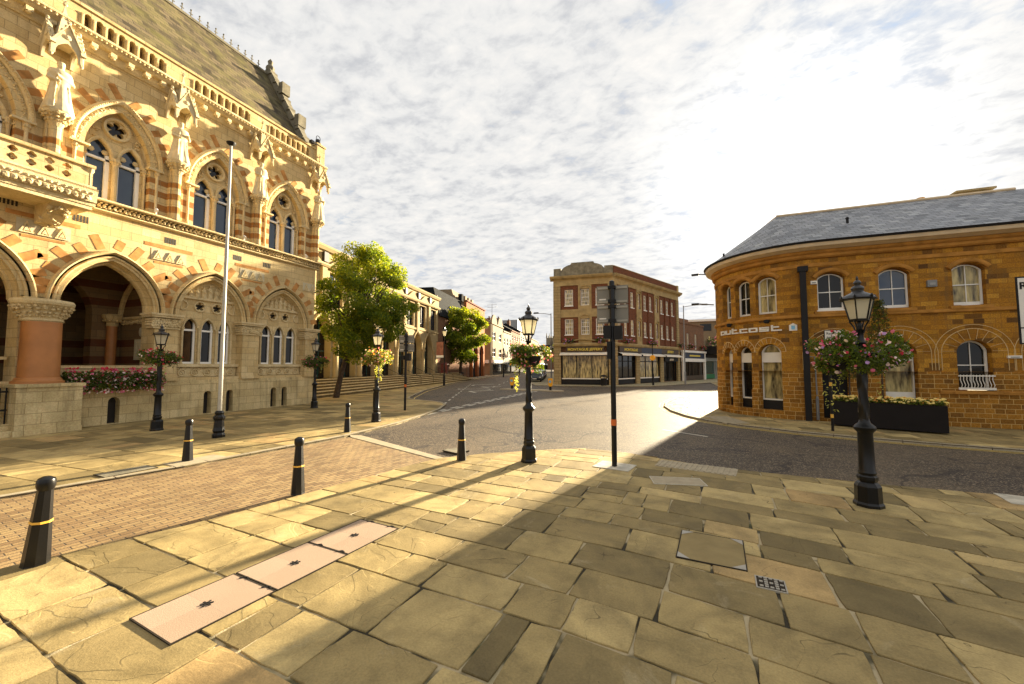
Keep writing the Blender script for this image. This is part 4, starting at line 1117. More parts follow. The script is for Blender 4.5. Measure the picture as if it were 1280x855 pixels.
for u, w in GFW+[(bx_(x), w) for x, w, z in GFF]:
    e = .36 if u < 23 else .4
    P = arch(u, 2.68, w/2+e*.45, w*.38+e*.75, 9); Q = arch(u, 2.68, w/2+.02, w*.38+.03, 9)
    if u > 23:
        P = arch(u, 2.62, w/2+e, w*.42+e, 9); Q = arch(u, 2.62, w/2+.02, w*.42+.03, 9)
    g.sweep(P, [(-.012, .004), (0, .014), (.012, .004)])
    for i in range(0, len(P), 2): g.bar((P[i][0], .01, P[i][1]), (Q[i][0], .01, Q[i][1]), .016, .01)
    if u > 23:
        P2 = arch(u, 2.62, w/2+e+.18, w*.42+e+.14, 9); g.sweep([(P2[0][0], 1.95)]+P2+[(P2[-1][0], 1.95)], [(-.01, .004), (0, .012), (.01, .004)])
        g.sweep([(P[0][0], 1.95), P[0]], [(-.01, .004), (0, .012), (.01, .004)]); g.sweep([P[-1], (P[-1][0], 1.95)], [(-.01, .004), (0, .012), (.01, .004)])
g.build('pointing', M['mortar'], bar)
g = MB(BW)
g.sweep(samp(0, BW.s[-1], 6.45), [(0, -.1), (0, .08), (.06, .14), (.14, .17), (.16, .1)]); g.build('cornice_bed', M['sandtrim'], bar)
g = MB(BW); g.sweep(samp(0, BW.s[-1], 6.6), [(0, .0), (0, .2), (.06, .32), (.09, .4), (.22, .43), (.23, .3)])
g.build('cornice', M['cream'], bar)
g = MB(BW); g.sweep(samp(0, BW.s[-1], 6.83), [(0, .3), (.0, .47), (.07, .5), (.08, .42), (.05, .3)]); g.build('gutter', M['blackm'], bar)
for i, (u, w) in enumerate(UPW): sash(bar, BW, u, 4.28, w-.04, 1.5, .2, 2, 2, -.2, pm='glassw' if i == 2 else 'glassd', t=.07)
for i, (x, w) in enumerate(FLW): sash(bar, BW, bx_(x), 4.25, w-.02, 1.42, .2, 2, 2, -.16, pm=('glassd', 'glass', 'glassw', 'glassd', 'glass', 'glassw')[i], t=.1, side=.06, sill='white' if i == 0 else None)
for i, (u, w) in enumerate(GFW):
    g = MB(BW); g.panel(opening(u, .7, 2.66, w/2-.02, w*.36, 8), [rect(u-w/2+.05, u+w/2-.05, .76, 2.25), [(u+(p[0]-u)*.86, p[1]-.02) for p in arch(u, 2.68, w/2-.04, w*.34, 8)]+[(u+w/2-.1, 2.45), (u-w/2+.1, 2.45)][0:0]], -.3, -.22)
    o = g.build('window', M['white'], bar)
    g = MB(BW); g.box(u-w/2, u+w/2, -.33, -.31, .72, 3.1); g.build('pane', M['glassd'] if i < 2 else M['glassw'], o)
    g = MB(BW); g.box(u-w/2, u+w/2, -.33, -.24, .1, .7); g.build('stall_riser', M['blackm'], bar)
for i, (x, w, z) in enumerate(GFF):
    u = bx_(x)
    if z > 1:
        sash(bar, BW, u, 1.27, w-.04, 1.72, .36, 2, 2, -.2, t=.07)
        g = MB(BW); g.box(u-w/2-.02, u+w/2+.02, .02, .06, 1.28, 1.36); g.box(u-w/2-.02, u+w/2+.02, .03, .06, 1.74, 1.78)
        for k in range(11):
            q = u-w/2+.04+k*(w-.08)/10; g.tube([(q, .05, 1.34), (q+.02, .07, 1.45), (q-.01, .04, 1.62), (q, .05, 1.8)], .012, 5)
        g.build('window_railing', M['white'], bar)
    else:
        g = MB(BW); m = 'blackm' if i == 0 else 'glassd'
        if i == 0: g.box(u-w/2, u+w/2, -.33, -.28, -.05, 3.1); g.build('door', M[m], bar)
        else:
            g.panel(opening(u, .1, 2.6, w/2-.02, w*.4, 8), [rect(u-w/2+.06, u+w/2-.06, 1.15, 2.28), [(u+(p[0]-u)*.84, p[1]+.02) for p in arch(u, 2.62, w/2-.05, w*.34, 8)]], -.3, -.2)
            o = g.build('door', M['white'], bar); g = MB(BW); g.box(u-w/2, u+w/2, -.33, -.31, .12, 3.1); g.build('pane', M['glassw'], o)
# roof: cone round the corner, then the long slope
g = MB()
eav = [(16.4, 32.5)] + [(5.6+3.75*cos(PI+a*PI/2/15), 21.9+3.75*sin(PI+a*PI/2/15)) for a in range(-10, 16)] + [(13.2, 18.15)]
ap = (5.0, 21.95, 9.2); r2 = (13.2, 21.95, 9.2)
n = len(eav); rf = Frame((0, 0, 0), (1, 0), (0, 1))
g.add([(x, y, 6.88) for x, y in eav] + [ap, r2, (18.4, 28.5, 9.0)], [(i, i+1, n) for i in range(1, n-2)] + [(n-2, n-1, n+1, n), (0, 1, n, n+2)])
g.add([(13.2, 18.15, 6.88), (24, 18.15, 6.88), (24, 21.95, 8.9), (13.2, 21.95, 9.2)], [(0, 1, 2, 3)])
g.add([(5, 21.95, 9.2), (13.2, 21.95, 9.2), (24, 21.95, 9), (18.4, 28.5, 9.0)], [(0, 1, 2, 3)])
roof = g.build('roof', M['slate2'], bar)
g = MB(); g.tube([(1.95, 21.9, 7.0)] and [(5, 21.95, 9.22), (13.2, 21.95, 9.22)], .07, 6); g.tube([(3.2, 19.6, 7.9)] and [(5, 21.95, 9.2), (4.0, 22.6, 8.5), (2.3, 23.7, 7.05)], .05, 6); g.build('ridge_tiles', M['cream'], roof)
for x in (5.35, 5.75, 6.15):
    g = MB(); g.lathe(x, 24.2, [(.12, 9.0), (.1, 9.5), (.17, 9.62), (.17, 9.72), (.12, 9.75)], 8); g.build('chimney_pot', M['cherry'], roof, smooth=True)
g = MB(); g.lathe(7.0, 19.9, [(.05, 7.8), (.05, 8.12), (.08, 8.14), (.03, 8.2)], 6); g.build('vent_pipe', M['blackm'], roof)
g = MB(); g.lathe(2.55, 20.6, [(.04, 7.0), (.04, 7.3), (.06, 7.32)], 6); g.build('vent_pipe', M['blackm'], roof)
g = MB(); g.box(12.2, 13.2, 23.2, 24, 8.4, 9.75); g.prism([(12.05, 23.1), (13.35, 23.1), (13.35, 24.1), (12.05, 24.1)], 9.75, 9.83); g.build('roof_dormer', M['ashp'], roof); g = MB(); g.lathe(10.5, 22.4, [(.14, 9), (.14, 9.45)], 8); g.build('chimney_pot', M['cherry'], roof)
g = MB(BW); g.box(BW.s[-2]-.66, BW.s[-2]-.47, .02, .2, 0, 5.95); g.box(BW.s[-2]-.72, BW.s[-2]-.4, .0, .23, 5.8, 6.0); g.build('downpipe', M['blackm'], bar)
g = MB(BW); g.tube([(bx_(5.1), .06, 2.46), (bx_(5.3), .06, 2.46), (bx_(5.32), .06, 1.0)], .025, 6); g.lathe(bx_(5.32), .07, [(.05, .05), (.05, .85), (.03, .95)], 8); g.build('conduit', M['steel'], bar)
# lettering "outcost" in square techno strokes round the curve
def techno(g, word, u, z, w, h, t, gap, d=.06):
    S = {'o': [(0, 1, 0, t), (0, 1, h-t, h), (0, .2, 0, h), (.8, 1, 0, h)], 'u': [(0, 1, 0, t), (0, .2, 0, h), (.8, 1, 0, h)], 't': [(0, .2, 0, h*1.3), (0, 1, 0, t), (0, .75, h-t, h)], 'c': [(0, 1, 0, t), (0, 1, h-t, h), (0, .2, 0, h)],
         's': [(0, 1, 0, t), (0, 1, h-t, h), (0, 1, h/2-t*.4, h/2+t*.4), (0, .2, h/2, h), (.8, 1, 0, h/2)]}
    for ch in word:
        for a, b, c, e in S[ch]:
            n = 4
            for k in range(n):
                x0 = u+w*(a+(b-a)*k/n); x1 = u+w*(a+(b-a)*(k+1)/n); g.box(x0, x1, .02, d, z+c, z+e)
        u += w+gap
    return u
g = MB(BW); techno(g, 'outcost', 19.0, 3.52, .37, .19, .055, .065); g.build('lettering', M['white'], bar)
for u in (19.85, 21.5):
    t = thing('floodlight', 'round black floodlight above the %s of the white bar lettering' % ('left half' if u < 20 else 'right half'), 'floodlight', BW((u, .1, 3.85)))
    g = MB(BW); g.lathe(u, .16, [(.05, 3.84), (.1, 3.88), (.1, 3.98), (.04, 4.0)], 10); g.bar((u, 0, 3.95), (u, .16, 3.95), .03); g.build('lamp_body', M['blackm'], t)
t = thing('wall_plaque', 'small white plaque with a blue badge on the orange wall left of the downpipe', 'plaque', BW((22.35, .03, 3.6)))
g = MB(BW); g.panel([(22.22, 3.5), (22.22, 3.72), (22.35, 3.8), (22.48, 3.72), (22.48, 3.5)], [], .0, .03); g.build('board', M['white'], t)
M['bluep'] = m_plain('pale_blue_badge', (.2, .45, .65), .5, .05)
g = MB(BW); g.box(22.29, 22.41, .03, .036, 3.55, 3.7); g.build('badge', M['bluep'], t)
def boxthing(name, label, cat, fr, u, d, z, w, dd, h, mat, grp=None, vent=False):
    t = thing(name, label, cat, fr((u, d, z)), grp)
    g = MB(fr); g.box(u-w/2, u+w/2, 0, dd, z, z+h); g.build('case', M[mat], t)
    g = MB(fr); g.box(u-w*.3, u+w*.3, dd, dd+.012, z+h*.25, z+h*.6); g.build('cover', M['lead'], t)
boxthing('alarm_box', 'small white alarm box right of the big downpipe', 'alarm box', BW, bx_(5.38), 0, 5.28, .2, .07, .13, 'white')
boxthing('alarm_box', 'grey alarm box between two upper windows of the sandstone bar', 'alarm box', BW, bx_(8.85), 0, 4.92, .26, .1, .24, 'steel')
t = thing('parking_sign', 'white restricted parking sign high on the orange wall behind the near lamp', 'sign', BW((bx_(5.95), .04, 3.2)))
g = MB(BW); u = bx_(5.95); g.box(u-.3, u+.3, .04, .06, 3.05, 3.45); g.build('board', M['white'], t)
g = MB(BW); g.box(u-.32, u+.32, .02, .04, 3.03, 3.47); g.build('backing', M['blackm'], t)
FL = Frame((0, 18.6, 0), (1, 0), (0, -1))
text_mesh('Restricted', .125, M['blackm'], 'lettering', FL, 5.95, .065, 3.3, t, .003)
text_mesh('PARKING', .12, M['blackm'], 'lettering', FL, 5.95, .065, 3.14, t, .003)
boxthing('cable_box', 'small pale box on the orange wall at the right edge', 'box', BW, bx_(10.85), 0, 2.36, .35, .06, .09, 'white')

# ---- brick and stone corner block in the middle
LC = (-5.47, 44.94); LF = Frame((LC[0]-.998*6.6, LC[1]-.068*6.6, 0), (.998, .068), (.068, -.998)); RF = Frame((LC[0], LC[1], 0), (.407, .914), (.914, -.407)); RL = 17.2
blk = thing('shop_block', 'three-storey red brick and yellow stone corner block with shops', 'shop building', (LC[0], LC[1], 0))
lw = [(1.68, 8.98, .95, 1.87), (3.5, 8.98, .95, 1.87), (5.15, 8.98, .9, 1.87), (1.68, 5.65, .95, 1.8), (3.5, 5.65, .95, 1.8), (5.15, 5.65, .9, 1.8)]
g = MB(LF); g.panel(rect(0, 6.6, 4.6, 11.3), [rect(u-w/2, u+w/2, z, z+h) for u, z, w, h in lw], -.3, 0); g.build('wall', M['brick'], blk)
rw = [1.25, 2.65, 4.25, 5.8, 7.45, 8.9, 10.5, 12.1, 13.75, 15.35]; sw_ = .75
g = MB(RF); g.panel(rect(0, RL, 4.6, 11.3), [rect(u-sw_/2, u+sw_/2, z, z+1.85) for u in rw for z in (5.65, 8.98)], -.3, 0)
g.box(0, RL, -.3, .12, 12.5, 13.25); g.build('wall', M['brick'], blk)
for u in (1.95, 3.45, 6.65, 8.2, 12.95, 14.6):
    g = MB(RF); g.box(u-.16, u+.16, 0, .12, 4.7, 11.2); g.build('brick_pilaster', M['brick'], blk)
for (u, z, w, h) in lw: sash(blk, LF, u, z, w, h, 0, 4, 4, -.1, pm='glassw', t=.08, bar=.04, sill='whitec')
for u in rw:
    for z in (5.65, 8.98): sash(blk, RF, u, z, sw_, 1.85, 0, 2, 4, -.1, pm='glassw', t=.08, bar=.04, sill='whitec')
def f(g):
    pass
for fr_, a_, b_, c_, z_ in ((LF, -.1, .72, -.2, 11.3), (LF, 6.05, 6.72, -.2, 11.3), (RF, -.02, .62, -.2, 11.3), (RF, RL-.7, RL, -.2, 11.3), (RF, 4.75, 5.65, 0, 3.6), (RF, 11.15, 12.05, 0, 3.6)):
    g = MB(fr_); g.box(a_, b_, c_, .14, 0, z_); g.build('quoin', M['ash'], blk)
g = MB(LF)
g.panel(rect(2.75, 4.25, 4.7, 11.3), [rect(3.5-.49, 3.5+.49, z, z+h) for z, h in ((5.63, 1.84), (8.96, 1.91))], 0, .08)
for z in (5.65, 8.98):
    g.box(2.92, 3.0, .08, .16, z, z+2); g.box(4.0, 4.08, .08, .16, z, z+2); g.sweep(arch(3.5, z+1.95, .5, .25, 6), [(0, .08), (0, .18), (.08, .2), (.12, .08)])
g.box(.72, 2.75, 0, .05, 7.65, 8.55); g.box(4.25, 6.05, 0, .05, 7.65, 8.55)
g.sweep([(-.1, 4.3), (6.7, 4.3)], [(0, 0), (0, .2), (.12, .3), (.3, .34), (.4, .2), (.42, 0)])
g.sweep(arch(3.3, 4.68, 1.9, .35, 10), [(0, .0), (0, .25), (.12, .28), (.14, 0)])
g.box(-.1, 6.72, -.1, .1, 11.3, 11.95); g.box(6.0, 6.66, 0, .1, 3.55, 4.3); g.box(0.02, .72, 0, .12, 3.55, 4.3)
g.build('stone_dressing', M['ashp'], blk)
g = MB(RF)
for uc in (5.8, 10.5):
    g.panel(rect(uc-.62, uc+.62, 4.7, 11.3), [rect(uc-sw_/2, uc+sw_/2, z, z+1.85) for z in (5.65, 8.98)], 0, .1)
    for z in (5.65, 8.98): g.sweep(arch(uc, z+1.92, .42, .22, 6), [(0, .1), (0, .2), (.08, .22), (.12, .1)])
g.sweep([(0, 4.3), (RL, 4.3)], [(0, 0), (0, .2), (.12, .3), (.3, .34), (.4, .2), (.42, 0)])
g.box(0, RL, -.1, .1, 11.3, 11.95)
g.build('stone_dressing', M['ashp'], blk)
prof = [(0, 0), (0, .1), (.12, .2), (.22, .42), (.38, .52), (.5, .54), (.55, .2), (.58, -.3)]
g = MB(LF); g.sweep([(-.45, 11.9), (6.6, 11.9)], prof); g.build('cornice', M['ashp'], blk)
g = MB(RF); g.sweep([(0, 11.9), (RL+.45, 11.9)], prof); g.build('cornice', M['ashp'], blk)
g = MB(LF); g.box(-.05, .8, -.5, .1, 12.45, 13.35); g.box(5.7, 6.65, -.5, .1, 12.45, 13.35)
P = [(.8, 12.45), (.8, 13.1), (1.1, 13.45), (1.5, 13.65), (1.9, 13.75), (2.0, 13.95), (4.5, 13.95), (4.6, 13.75), (5.0, 13.65), (5.4, 13.45), (5.7, 13.1), (5.7, 12.45)]
g.panel(P, [], -.4, .02, back=True); g.build('parapet', M['grime'], blk)
g = MB(RF); g.box(RL-.5, RL+.05, -.3, .16, 12.45, 13.4); g.box(0, RL, -.3, .15, 13.25, 13.33); g.build('parapet_cap', M['ashp'], blk)
# bulk behind the fronts
g = MB(); q = [LF((0, -.35, 0)), LF((6.4, -.35, 0)), RF((.3, -.35, 0)), RF((RL, -.35, 0)), RF((RL, -9, 0)), LF((0, -16, 0))]
g.prism([(p.x, p.y) for p in (q[0], q[1], q[3], q[4], q[5])], 0, 12.4); g.build('rear_wall', M['brick3'], blk)
# shopfronts
g = MB(LF); g.box(.72, 6.0, -.35, -.28, .05, 3.6); g.build('shop_interior', M['dark'], blk)
g = MB(LF); g.box(.9, 5.9, -.2, -.16, .75, 3.3); sw1 = g.build('shop_window', M['glassw'], blk)
g = MB(LF)
for u in (.75, 2.5, 4.2, 5.95): g.box(u-.04, u+.04, -.22, -.1, .1, 3.5)
g.box(.75, 5.95, -.22, -.08, 3.25, 3.5); g.box(.75, 5.95, -.2, -.06, .05, .62); g.build('window_frame', M['blackm'], sw1)
g = MB(LF); g.box(.8, 5.9, -.2, -.05, .62, .74); g.build('sill', M['white'], sw1)
g = MB(LF); g.add([(.7, .1, 3.65), (6.0, .1, 3.65), (6.0, .75, 3.42), (.7, .75, 3.42)], [(0, 1, 2, 3)]); g.box(.7, 6.0, .73, .76, 3.3, 3.45)
g.build('awning', M['awn'], blk)
g = MB(LF)
for k in range(22): g.box(.75+k*.24, .85+k*.24, .735, .765, 3.16, 3.3)
g.build('awning_fringe', M['brownsign'], blk)
def signb(fr, u0, u1, z0, z1, mat, txt=None, ts=.3, tm='goldtext', wide=1):
    g = MB(fr); g.box(u0, u1, 0, .26, z0, z1); s = g.build('signboard', M[mat], blk if fr in (LF, RF) else low)
    if txt: text_mesh(txt, ts, M[tm], 'lettering', fr, (u0+u1)/2, .275, (z0+z1)/2-ts*.36, s, .012, wide, .008)
signb(LF, 1.35, 5.6, 3.68, 4.28, 'brownsign', 'MONTAGUE JEFFERY', .4, wide=1.05)
RP = (5.2, 11.6)
g = MB(RF); g.box(.7, RL-.7, -.5, -.4, .05, 3.6); g.build('shop_interior', M['dark'], blk)
for a, b, pm in ((.75, 4.7, 'glassd'), (5.7, 11.1, 'glassw'), (12.1, RL-.8, 'glassd')):
    g = MB(RF); g.box(a+.1, b-.1, -.2, -.16, .7, 3.3) if b < 12 else g.box(a+.1, b-.1, -.35, -.3, .1, 2.6); w = g.build('shop_window', M[pm], blk)
    g = MB(RF)
    n = 3 if b < 12 else 2
    for k in range(n+1): x = a+(b-a)*k/n; g.box(x-.06, x+.06, -.22, -.1, .1, 3.5)
    g.box(a, b, -.22, -.1, 2.6, 2.7); g.box(a, b, -.22, -.08, 3.25, 3.5); g.box(a, b, -.2, -.06, .05, .6) if b < 12 else None
    g.build('window_frame', M['blackm'], w)
    if b < 12: g = MB(RF); g.box(a, b, -.2, -.02, .6, .72); g.build('sill', M['white'], w)
g = MB(RF)
for a, b in ((.65, 5.0), (5.4, 11.4), (11.8, RL-.5)): g.add([(a, .1, 3.65), (b, .1, 3.65), (b, .7, 3.42), (a, .7, 3.42)], [(0, 1, 2, 3)]); g.box(a, b, .68, .71, 3.28, 3.45)
g.build('awning', M['awn'], blk)
signb(RF, .8, 5.9, 3.68, 4.28, 'brownsign', 'MONTAGUE', .42, wide=1.3); signb(RF, 5.9, 11.3, 3.66, 4.3, 'navy'); signb(RF, 11.3, RL-.7, 3.68, 4.28, 'brownsign', 'JEFFERY', .42, wide=1.3)
signb(RF, 12.2, RL-.9, 2.72, 3.2, 'blackm', 'JEFFERY', .3, 'awn', wide=1.2)

# ---- low row to its right
LR = Frame(RF((RL+.35, 0, 0)), (.407, .914), (.914, -.407))
low = thing('low_shop', 'low brown brick shop with a white framed shopfront beside the corner block', 'shop building', LR((0, 0, 0)))
g = MB(LR); g.panel(rect(0, 9.2, 4.3, 8.2), [rect(u-.45, u+.45, 4.6, 6.9) for u in (3.0, 6.0)], -.3, 0); g.box(0, 9.2, -.3, .1, 8.2, 8.4); g.box(.6, 4.0, -.6, -.3, 8.4, 9.0); g.box(0, 9.2, -8, -.32, 0, 8.1); g.build('wall', M['brick3'], low)
for u in (3.0, 6.0): sash(low, LR, u, 4.62, .86, 2.25, 0, 2, 2, -.12, pm='glassw', t=.09)
g = MB(LR); g.box(.5, .9, 0, .25, 0, 4.3); g.box(8.7, 9.1, 0, .25, 0, 4.3); g.box(.3, 9.3, 0, .35, 4.05, 4.35); g.box(.3, 9.2, 0, .28, 2.72, 3.2); g.build('shopfront', M['white'], low)
signb(LR, 1.2, 8.5, 3.2, 4.02, 'navy', None)
g = MB(LR); g.box(2.8, 6.8, .265, .28, 3.5, 3.72); g.build('lettering', M['goldtext'], low)
g = MB(LR); g.box(.9, 8.7, -.2, -.1, .05, 2.75); w = g.build('shop_window', M['glassd'], low)
g = MB(LR)
for u in (.95, 3.3, 4.6, 7.0, 8.65): g.box(u-.06, u+.06, -.1, 0, .05, 2.72)
g.box(.9, 8.7, -.1, .02, .05, .7); g.build('window_frame', M['brownsign'], w)
gs = thing('green_shop', 'pale grey shop with green panels below its windows, beyond the white-framed one', 'shop building', LR((9.4, 0, 0)))
g = MB(LR); g.box(9.4, 20, -8, -.2, 0, 6.2); g.build('wall', M['render1'], gs)
g = MB(LR); g.box(9.4, 20, -.2, .15, 2.9, 3.4); 
for u in (9.5, 13.6, 14.4, 19.8): g.box(u-.1, u+.1, -.2, .1, 0, 3)
g.build('shopfront', M['grey_p'], gs)
g = MB(LR); g.box(9.4, 20, -.2, .2, 3.42, 3.95); g.build('signboard', M['blackm'], gs)
g = MB(LR); g.box(9.6, 19.8, -.15, -.08, .9, 2.9); g.build('shop_window', M['glassg'], gs)
g = MB(LR); g.box(9.6, 13.5, -.1, .05, .1, .8); g.box(14.5, 19.8, -.1, .05, .1, .8); g.build('stall_riser', M['green'], gs)
tag(o := (lambda g: (g.box(9.3, 14.8, .1, 2.2, 4.0, 5.2), g.build('canopy_awning', M['blackm'], None, origin=LR((11, 1, 4))))[1])(MB(LR)), 'dark awning hanging over the grey and green shop', 'awning')
bb = thing('flat_roofed_building', 'pale flat-roofed building showing above the low brick shop', 'building', (8, 85, 0))
g = MB(); g.box(2, 30, 84, 96, 0, 10.6); g.build('wall', M['render1'], bb)
g = MB(); g.box(1.6, 30.4, 83.6, 96.4, 10.6, 11.0); g.build('roof_edge', M['white'], bb)
for k in range(8): g = MB(); g.box(3+k*3, 4.9+k*3, 83.9, 83.97, 8.8, 10.1); g.build('window', M['glassd'], bb)

# ---- stone extension with the pointed arcade and broad steps
EX = Frame((-25.5, 20, 0), (-.187, .982), (.982, .187)); EL = 30.9
ext = thing('hall_extension', 'pale stone extension with pointed arcade beyond the Gothic hall', 'civic building', EX((0, 0, 0)))
cs = [21.6+3.75*k for k in range(-5, 3)]; ac = [c+1.87 for c in cs][:-1]
ac = [c for c in ac if c < EL-1]
g = MB(EX); g.panel(rect(-2, EL, 1.1, 10.3), [opening(c, 1.1, 4.2, 1.3, 2.1, 8) for c in ac] + [rect(c-.95, c+.95, 7.15, 10.05) for c in cs], -.6, 0)
g.build('wall', M['ext'], ext)
g = MB(EX); g.box(-2, EL, -.9, -.62, 1.0, 6.8); g.build('arcade_glazing', M['glassd'], ext)
g = MB(EX)
for c in ac:
    for x in (-.5, .5): g.box(c+x-.04, c+x+.04, -.62, -.56, 1.1, 5.8)
    g.box(c-1.2, c+1.2, -.62, -.56, 3.3, 3.42)
g.build('arcade_mullion', M['glassg'], ext)
for c in cs:
    g = MB(EX); g.box(c-.9, c+.9, -.4, -.36, 7.2, 10.0); w = g.build('window', M['glass'], ext)
    g = MB(EX); g.box(c+.1, c+.2, -.36, -.3, 7.2, 10.0); g.box(c-.95, c+.95, -.36, -.3, 7.7, 7.8); g.box(c-.94, c-.84, -.36, -.28, 7.2, 10); g.box(c+.84, c+.94, -.36, -.28, 7.2, 10); g.build('window_frame', M['blackm'], w)
    g = MB(EX); g.lathe(c, .05, [(.3, 1.1), (.3, 1.3), (.24, 1.4), (.24, 3.9), (.34, 4.1), (.36, 4.25)], 10); g.build('column', M['ext'], ext, smooth=True)
g = MB(EX)
for c in ac: g.sweep([(c-1.5, 4.25)]+[(q[0], q[1]) for q in arch(c, 4.25, 1.5, 2.4, 8)], [(-.2, 0), (-.2, .1), (-.05, .18), (0, .18), (.05, 0)]); g.box(c-.3, c+.3, 0, .22, 6.6, 10.3)
g.build('arch_moulding', M['ext'], ext)
g = MB(EX); g.sweep([(-2, 10.3), (EL, 10.3)], [(0, 0), (0, .3), (.15, .4), (.3, .35), (.3, .1), (1.3, .1), (1.35, .3), (1.6, .45), (1.75, .45), (1.8, .0)])
g.sweep([(-2, 6.75), (EL, 6.75)], [(0, 0), (0, .14), (.2, .16), (.25, 0)])
for c in cs:
    g.panel([(c-1.3, 10.65), (c, 11.4), (c+1.3, 10.65)], [], .1, .3)
g.build('cornice', M['ext'], ext)
for c in ac:
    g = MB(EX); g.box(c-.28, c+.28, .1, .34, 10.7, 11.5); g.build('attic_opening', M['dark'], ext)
g = MB(EX); g.add([(-2, .3, 12.05), (EL, .3, 12.05), (EL, -3.5, 13.9), (-2, -3.5, 13.9)], [(0, 1, 2, 3)]); g.box(-2, EL, -12, -3.5, 0, 13.9); g.box(EL-.3, EL, -9, -.1, 0, 12.5)
g.build('roof', M['slate'], ext)
st = thing('stone_steps', 'broad flight of dark-edged stone steps leading up to the extension', 'steps', EX((0, 3, 0)))
g = MB(EX); h = 1.1/6
for k in range(6): g.box(-1, EL+4, -.9, 3.97-.42*k, h*k, h*(k+1)-.05)
g.build('step_riser', M['crevice_riser'], st)
g = MB(EX)
for k in range(6): g.box(-1, EL+4, 4.06-.42*(k+1)-.1, 4.05-.42*k, h*(k+1)-.05, h*(k+1))
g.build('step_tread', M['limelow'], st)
for u in (12.5, 16, 19.5, 23, 26.5):
    t = thing('handrail', 'thin black handrail on the steps, number %d from the hall end' % (1+int((u-12.5)/3.5)), 'handrail', EX((u, 2, .5)), 'handrails on the broad steps')
    t['label'] = {12.5: 'thin black handrail on the broad steps nearest the Gothic hall', 16: 'thin black handrail on the broad steps behind the double road sign'}.get(u, 'thin black handrail on the far part of the broad steps')
    g = MB(EX); g.tube([(u, 3.9, 0), (u, 3.9, .95), (u, 1.5, 2.0), (u, 1.5, 1.05)], .025, 6); g.build('rail', M['black'], t)

# ---- dark mansard building and the orange brick one
MN = Frame(EX((EL+.1, 0, 0)), (-.187, .982), (.982, .187))
mn = thing('mansard_building', 'building with a dark slate mansard roof behind the far round tree', 'building', MN((0, 0, 0)))
g = MB(MN); g.box(0, 16, -10, 0, 0, 9.5); g.build('wall', M['brick3'], mn)
def mans(fr, u0, u1, d0, d1, z0, z1, ins):
    g = MB(fr); v = [(u0, d1, z0), (u1, d1, z0), (u1, d0, z0), (u0, d0, z0), (u0+ins*.4, d1-ins, z1), (u1-ins*.4, d1-ins, z1), (u1-ins*.4, d0+ins, z1), (u0+ins*.4, d0+ins, z1)]
    g.add(v, [(0, 1, 5, 4), (1, 2, 6, 5), (2, 3, 7, 6), (3, 0, 4, 7), (4, 5, 6, 7)]); return g
mans(MN, -.1, 14, -10, .3, 9.5, 13.9, 1.3).build('roof', M['slate3'], mn)
for k in range(3): g = MB(MN); g.box(2+k*4.5, 3.4+k*4.5, -.05, .05, 5.5, 8); g.build('window', M['glassd'], mn)
ob = thing('orange_brick_building', 'orange brick building with round brick arches at street level', 'building', MN((14, 0, 0)))
g = MB(MN); g.panel(rect(14, 27.3, 0, 13.9), [opening(u, 0, 4.6, 1.6, 1.7, 6) for u in (16.3, 20.2, 24.6)], -.5, 0); g.box(26.8, 27.3, -10, -.5, 0, 13.9); g.build('wall', M['brick2'], ob)
g = MB(MN)
for u in (16.3, 20.2, 24.6): g.sweep(arch(u, 4.6, 1.65, 1.75, 8), [(0, 0), (0, .06), (.4, .06), (.4, 0)])
g.box(14, 27.3, 0, .12, 10.8, 11.1); g.box(13.9, 27.4, -.4, .2, 13.9, 14.15); g.build('brick_trim', M['brick'], ob)
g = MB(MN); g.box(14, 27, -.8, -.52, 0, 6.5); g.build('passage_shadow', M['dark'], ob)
mans(MN, 12.5, 22, -9, -1.5, 13, 16, 1.0).build('roof', M['render1'], ob)
for k in range(4): g = MB(MN); g.box(14+k*2.2, 15+k*2.2, -1.6, -.9, 14, 15.3); g.build('dormer', M['render1'] if k else M['slate3'], ob)

